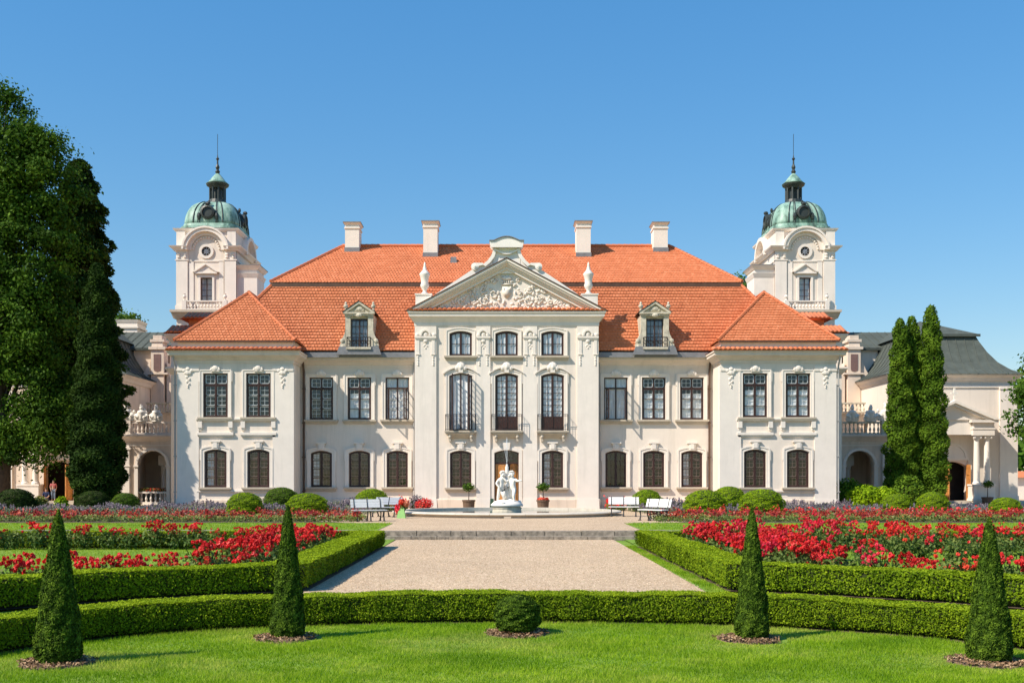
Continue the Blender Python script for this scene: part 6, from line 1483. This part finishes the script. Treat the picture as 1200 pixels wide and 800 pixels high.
def putto(name, cx, cy, z, face, arms, lean, parent, s=1.0, step=.10):
    """chubby standing child figure of white stone; face = heading angle"""
    f = Vector((math.cos(face), math.sin(face), 0)); l = Vector((-f.y, f.x, 0)); b = Vector((cx, cy, z))
    def P(fw, lf, h, r, r2=None):
        p = b+f*fw*s+l*lf*s+Vector((lean[0]*h, lean[1]*h, 0))+Vector((0, 0, h*s)); return (p.x, p.y, p.z, r*s, (r2 or r)*s)
    J = {'pelvis': P(0, 0, .62, .145, .12), 'waist': P(.02, 0, .74, .13, .115), 'chest': P(.02, 0, .88, .14, .115), 'neck': P(.03, 0, 1.0, .06), 'head': P(.05, 0, 1.12, .115), 'crown': P(.04, 0, 1.22, .10)}
    E = [('pelvis', 'waist'), ('waist', 'chest'), ('chest', 'neck'), ('neck', 'head'), ('head', 'crown')]
    for q, nm in ((1, 'l'), (-1, 'r')):
        st = step*q
        J['hip'+nm] = P(0, .085*q, .54, .10); J['knee'+nm] = P(.05+st, .10*q, .30, .075); J['calf'+nm] = P(.01+st, .10*q, .18, .065); J['ankle'+nm] = P(-.01+st, .10*q, .05, .042); J['toe'+nm] = P(.09+st, .12*q, .03, .035)
        E += [('pelvis', 'hip'+nm), ('hip'+nm, 'knee'+nm), ('knee'+nm, 'calf'+nm), ('calf'+nm, 'ankle'+nm), ('ankle'+nm, 'toe'+nm)]
        e, h = arms[0 if q > 0 else 1]
        J['sh'+nm] = P(.02, .15*q, .92, .062); J['el'+nm] = P(*e, .05); J['ha'+nm] = P(*h, .038)
        hv = Vector(h)-Vector(e); tip = Vector(h)+hv.normalized()*.08; J['ti'+nm] = P(*tip, .026)
        E += [('chest', 'sh'+nm), ('sh'+nm, 'el'+nm), ('el'+nm, 'ha'+nm), ('ha'+nm, 'ti'+nm)]
    o = skin_obj(name, J, E, 'white_stone', parent)
    d = MB(); hp = Vector(J['head'][:3])
    for k in range(34):
        zz = .0+.125*((k*7) % 34)/34; rr_ = .108*math.sqrt(max(.05, 1-(zz/.135)**2)); a = k*2.4; u = Vector((math.cos(a)*rr_, math.sin(a)*rr_, zz+.035))*s
        if u.dot(f) < .055*s or zz > .07: d.ball(hp+u, .026*s, n=6, m=4)
    d.ball(hp+f*.115*s+Vector((0, 0, .0)), .022*s, .022*s, .028*s, 6, 4)
    for q in (-1, 1): d.ball(hp+f*.085*s+l*.055*s*q-Vector((0, 0, .03*s)), .04*s, n=6, m=4)
    d.build('curls', 'white_stone', o, smooth=True); return o
st = empty('putti_sculpture', (FX, FY, .4), 'white stone sculpture of putti round a spouting column, on a rocky base in the basin', 'sculpture')
d = MB(); d.lathe([(.70, .02), (.72, .12), (.70, .26), (.74, .32), (.6, .42)], FX, FY, 0, 20); d.build('plinth', 'stone_old', st)
d = MB(); rg = random.Random(8); d.lathe([(.78, .40), (.80, .48), (.66, .60), (.45, .68), (.2, .72)], FX, FY, 0, 20)
for k in range(26): a = rg.uniform(0, 2*PI); r = rg.uniform(.2, .68); d.ball((FX+r*math.cos(a), FY+r*math.sin(a), .50+.2*(1-r)), rg.uniform(.09, .17), rg.uniform(.09, .17), rg.uniform(.06, .12), 7, 5)
d.build('rock', 'white_stone', st, smooth=True)
d = MB(); d.lathe([(.20, .6), (.17, .9), (.14, 1.3), (.16, 1.55), (.12, 1.75), (.085, 1.95), (.11, 2.08), (.08, 2.2), (.09, 2.3), (.05, 2.40), (.04, 2.46)], FX, FY, 0, 12)
d.tube([(FX-.1, FY-.2, .8), (FX-.2, FY-.25, 1.1), (FX-.02, FY-.28, 1.4), (FX+.12, FY-.15, 1.65), (FX+.02, FY, 1.9)], [.12, .13, .11, .09, .06], 8)
d.build('column', 'white_stone', st, smooth=True)
putto('putto', FX-.30, FY-.16, .60, -PI/2+.55, (((.15, .25, .88), (.20, .20, 1.06)), ((.02, -.27, .76), (.12, -.20, .62))), (.05, .0), st, 1.2, .08)
putto('putto', FX+.29, FY-.18, .60, -PI/2-.35, (((.14, .28, .86), (.22, .44, .88)), ((.16, -.16, .82), (.20, -.30, .98))), (-.04, .0), st, 1.2, .12)
putto('putto', FX+.02, FY+.36, .62, PI/2, (((.0, .24, 1.0), (.0, .18, 1.2)), ((.0, -.24, 1.0), (.0, -.18, 1.2))), (0, -.05), st, .95, .08)

# ------------------------------------------------------------------ benches, pots, board
def bench(loc, rz, mat, label):
    b = empty('bench', loc, label, 'bench', 'benches round the fountain forecourt', rz)
    for k in range(4): d = MB(); d.box(-.70, .70, -.36+.105*k, -.27+.105*k, .43, .465); d.build('slat', mat, b, local=True)
    for k in range(3):
        d = MB(); z = .56+.113*k; y = .13+.035*k
        d.poly([(-.70, y, z), (.70, y, z), (.70, y+.03, z+.105), (-.70, y+.03, z+.105)]); d.poly([(-.70, y+.03, z-.008), (.70, y+.03, z-.008), (.70, y+.06, z+.10), (-.70, y+.06, z+.10)])
        d.quad((-.70, y, z), (.70, y, z), (.70, y+.03, z-.008), (-.70, y+.03, z-.008)); d.quad((-.70, y+.03, z+.105), (.70, y+.03, z+.105), (.70, y+.06, z+.10), (-.70, y+.06, z+.10)); d.build('backrest_slat', mat, b, local=True)
    for x in (-.56, 0, .56):
        d = MB(); d.tube([(x, -.36, 0), (x, -.31, .22), (x, -.34, .42)], [.035, .026, .03], 6); d.tube([(x, .20, 0), (x, .08, .25), (x, .10, .45), (x, .24, .92)], [.035, .026, .028, .018], 6); d.box(x-.02, x+.02, -.36, .12, .395, .43); d.box(x-.045, x+.045, -.42, -.30, 0, .03); d.box(x-.045, x+.045, .14, .26, 0, .03); d.build('leg', 'iron', b, local=True)
def at(px, y): return (px-589)*y/1250+CX
bench((at(431, 43.4), 43.6, 0), R(24), 'white_paint', 'white slatted bench in front of the grey one, left of the fountain')
bench((at(453, 48.6), 48.8, 0), R(-24), 'grey_paint', 'blue-grey slatted bench behind the white one, left of the fountain')
bench((at(732, 49), 49.4, 0), R(-6), 'white_paint', 'white slatted bench facing the garden right of the fountain')
bench((at(770, 43.8), 44.2, 0), R(-52), 'white_paint', 'white slatted bench half hidden by red flowers right of the fountain')
def pot_tree(x, y, z, label, flowers, h=1.38, k=1.22):
    p = empty('potted_tree', (x, y, z), label, 'potted tree'); p.scale = (k, k, 1.08)
    d = MB(); d.lathe([(.20, 0), (.25, .05), (.28, .44), (.31, .45), (.31, .53), (.26, .53), (.24, .46)], 0, 0, 0, 16); d.build('pot', 'pot', p, local=True)
    tube_part('trunk', [([(0, 0, .4), (.01, 0, .8), (0, 0, h-.25)], [.022, .018, .014])], p)
    n = 420; u = unit(rng.normal(0, 1, (n, 3))); c = u*np.array([.30, .28, .22])*rng.uniform(.3, 1.1, (n, 1))+np.array([0, 0, h-.18])
    link('crown', leaf_mesh('crown', [leaf_arrays(c, u, .05, .03, None, .6)], 'tree_leaf'), p, True)
    if flowers:
        n = 120; u = unit(rng.normal(0, 1, (n, 3))); c = u*np.array([.26, .24, .10])+np.array([0, 0, .56]); link('flowers', leaf_mesh('flowers', [leaf_arrays(c, u, .045, .04, None, .5)], 'rose_orange'), p, True)
pot_tree(-2.15, 60.3, 0, 'small standard tree in a brown pot left of the palace door', False)
pot_tree(2.05, 60.3, 0, 'small standard tree with red flowers in its pot right of the palace door', True)
pot_tree(31.9, 70.7, 0, 'small potted tree in front of the chapel columns', False, 1.5)
b = empty('a_frame_board', (-.84, 60.6, 0), 'small dark green folding board standing beside the palace door', 'folding board'); b.scale = (.6, .6, .75)
for q in (-1, 1): d = MB(); d.poly([(-.22, .18*q, 0), (.22, .18*q, 0), (.16, .02*q, .85), (-.16, .02*q, .85)]); d.poly([(-.22, .21*q, 0), (.22, .21*q, 0), (.16, .05*q, .85), (-.16, .05*q, .85)]); d.build('panel', 'board', b, local=True)
# flowers in a pale green planter beside the grey bench
p = empty('flower_planter', (at(470.5, 47.2), 47.2, 0), 'orange and red flowers spilling over a pale green planter beside the grey bench', 'planter')
d = MB(); d.frustum(-.16, .16, -.16, .16, 0, .46, .03, -.05); d.build('planter_box', 'pale_green', p, local=True)
for (c0, sc, mt, n) in (((-.14, 0, .42), (.16, .14, .24), 'rose_pink', 260), ((.02, 0, .70), (.14, .12, .16), 'rose_orange', 220), ((.20, 0, .62), (.15, .12, .14), 'peach', 200), ((.0, .05, .45), (.2, .18, .2), 'rose_leaf', 200)):
    if mt == 'peach' and 'peach' not in M: M['peach'] = leaf_mat('peach_petal', (0.55, 0.13, 0.06), (0.70, 0.24, 0.13), (0.78, 0.40, 0.26), 0.25, 0.5, 2)
    u = unit(rng.normal(0, 1, (n, 3))); c = u*np.array(sc)*rng.uniform(.4, 1.1, (n, 1))+np.array(c0); link('flowers' if mt != 'rose_leaf' else 'foliage', leaf_mesh('flowers', [leaf_arrays(c, u, .05, .04, None, .5)], mt), p, True)
for (px, y, w, h, mt, lab) in ((487, 58.8, .9, .85, 'lavender', 'grey-purple flowering plant beside the planter left of the fountain'), (497, 58.2, 1.0, .7, 'rose_red', 'red flowering plant at the left corner of the palace centre')): shrub(lab, px, y, w, h, mt, 700, .05, 0, 'plant', 'flowering_plant')

# ------------------------------------------------------------------ people at the theatre porch
def person(loc, face, pose, h, label, top, legs_mat, group='visitors at the theatre porch'):
    f = Vector((math.cos(face), math.sin(face), 0)); l = Vector((-f.y, f.x, 0)); b = Vector(loc)
    def P(fw, lf, z, r, r2=None):
        p = b+f*fw*h+l*lf*h+Vector((0, 0, z*h)); return (p.x, p.y, p.z, r*h, (r2 or r)*h)
    sit = pose == 'sit'; hz = .26 if sit else .52
    J = {'pelvis': P(0, 0, hz, .075, .06), 'waist': P(.0, 0, hz+.10, .068, .05), 'chest': P(.0, 0, hz+.21, .08, .055), 'neck': P(.005, 0, hz+.315, .028), 'head': P(.015, 0, hz+.385, .052, .045), 'crown': P(.01, 0, hz+.445, .045)}
    E = [('pelvis', 'waist'), ('waist', 'chest'), ('chest', 'neck'), ('neck', 'head'), ('head', 'crown')]
    JL = {'pelvis': P(0, 0, hz+.01, .08, .065)}; EL = []
    JT = {'waist': P(0, 0, hz+.04, .082, .064), 'mid': P(0, 0, hz+.13, .078, .060), 'chest': P(0, 0, hz+.225, .092, .064), 'col': P(0, 0, hz+.285, .045, .04)}; ET = [('waist', 'mid'), ('mid', 'chest'), ('chest', 'col')]
    for q, nm in ((1, 'l'), (-1, 'r')):
        hip = P(0, .05*q, hz-.02, .055); kn = P(.24, .06*q, hz, .042) if sit else P(.03*q+.01, .055*q, .28, .04); an = P(.22, .06*q, .04, .026) if sit else P(.05*q-.01, .06*q, .045, .026); toe = P(.33, .07*q, .02, .02) if sit else P(.05*q+.09, .07*q, .02, .02)
        J['hip'+nm] = hip; J['kn'+nm] = kn; J['an'+nm] = an; J['toe'+nm] = toe; E += [('pelvis', 'hip'+nm), ('hip'+nm, 'kn'+nm), ('kn'+nm, 'an'+nm), ('an'+nm, 'toe'+nm)]
        g = lambda p, k: (p[0], p[1], p[2], p[3]*k, p[4]*k); low = tuple(kn[i]*.12+an[i]*.88 for i in range(3))+(.032*h, .032*h)
        JL['hip'+nm] = g(hip, 1.14); JL['kn'+nm] = g(kn, 1.2); JL['an'+nm] = low; EL += [('pelvis', 'hip'+nm), ('hip'+nm, 'kn'+nm), ('kn'+nm, 'an'+nm)]
        sh = P(0, .105*q, hz+.265, .036); el = P(.05 if sit else .0, .135*q, hz+.12, .027); ha = P(.16 if sit else .06, .10*q, hz+.05 if sit else hz-.02, .02); fi = P(.20 if sit else .075, .095*q, hz+.04 if sit else hz-.08, .013)
        J['sh'+nm] = sh; J['el'+nm] = el; J['ha'+nm] = ha; J['fi'+nm] = fi; E += [('chest', 'sh'+nm), ('sh'+nm, 'el'+nm), ('el'+nm, 'ha'+nm), ('ha'+nm, 'fi'+nm)]
        JT['sh'+nm] = g(sh, 1.25); JT['el'+nm] = g(el, 1.35); ET += [('chest', 'sh'+nm), ('sh'+nm, 'el'+nm)]
    o = skin_obj('person', J, E, 'skin'); props(o, label, 'person', group)
    for n_, JJ, EE, mt in (('trousers', JL, EL, legs_mat), ('shirt', JT, ET, top)): skin_obj(n_, JJ, EE, mt, o)
    hd = Vector(J['head'][:3]); d = MB(); d.ball(hd-f*.012*h+Vector((0, 0, .030*h)), .055*h, .055*h, .050*h, 10, 6); d.build('hair', 'hair', o, smooth=True)
person((at(62.5, 72.0), 72.0, .30), -PI/2+.4, 'stand', 1.42, 'person in a pink top and pale jeans standing in the theatre doorway', 'pink_cloth', 'denim')
person((at(53.5, 70.6), 70.7, .05), -PI/2, 'sit', 1.55, 'person in dark blue sitting on the theatre steps', 'navy', 'navy')
person((at(122.5, 60.5), 60.5, .0), -PI/2-.3, 'sit', 1.5, 'person in a pale shirt sitting low behind the clipped balls', 'pale_cloth', 'denim')
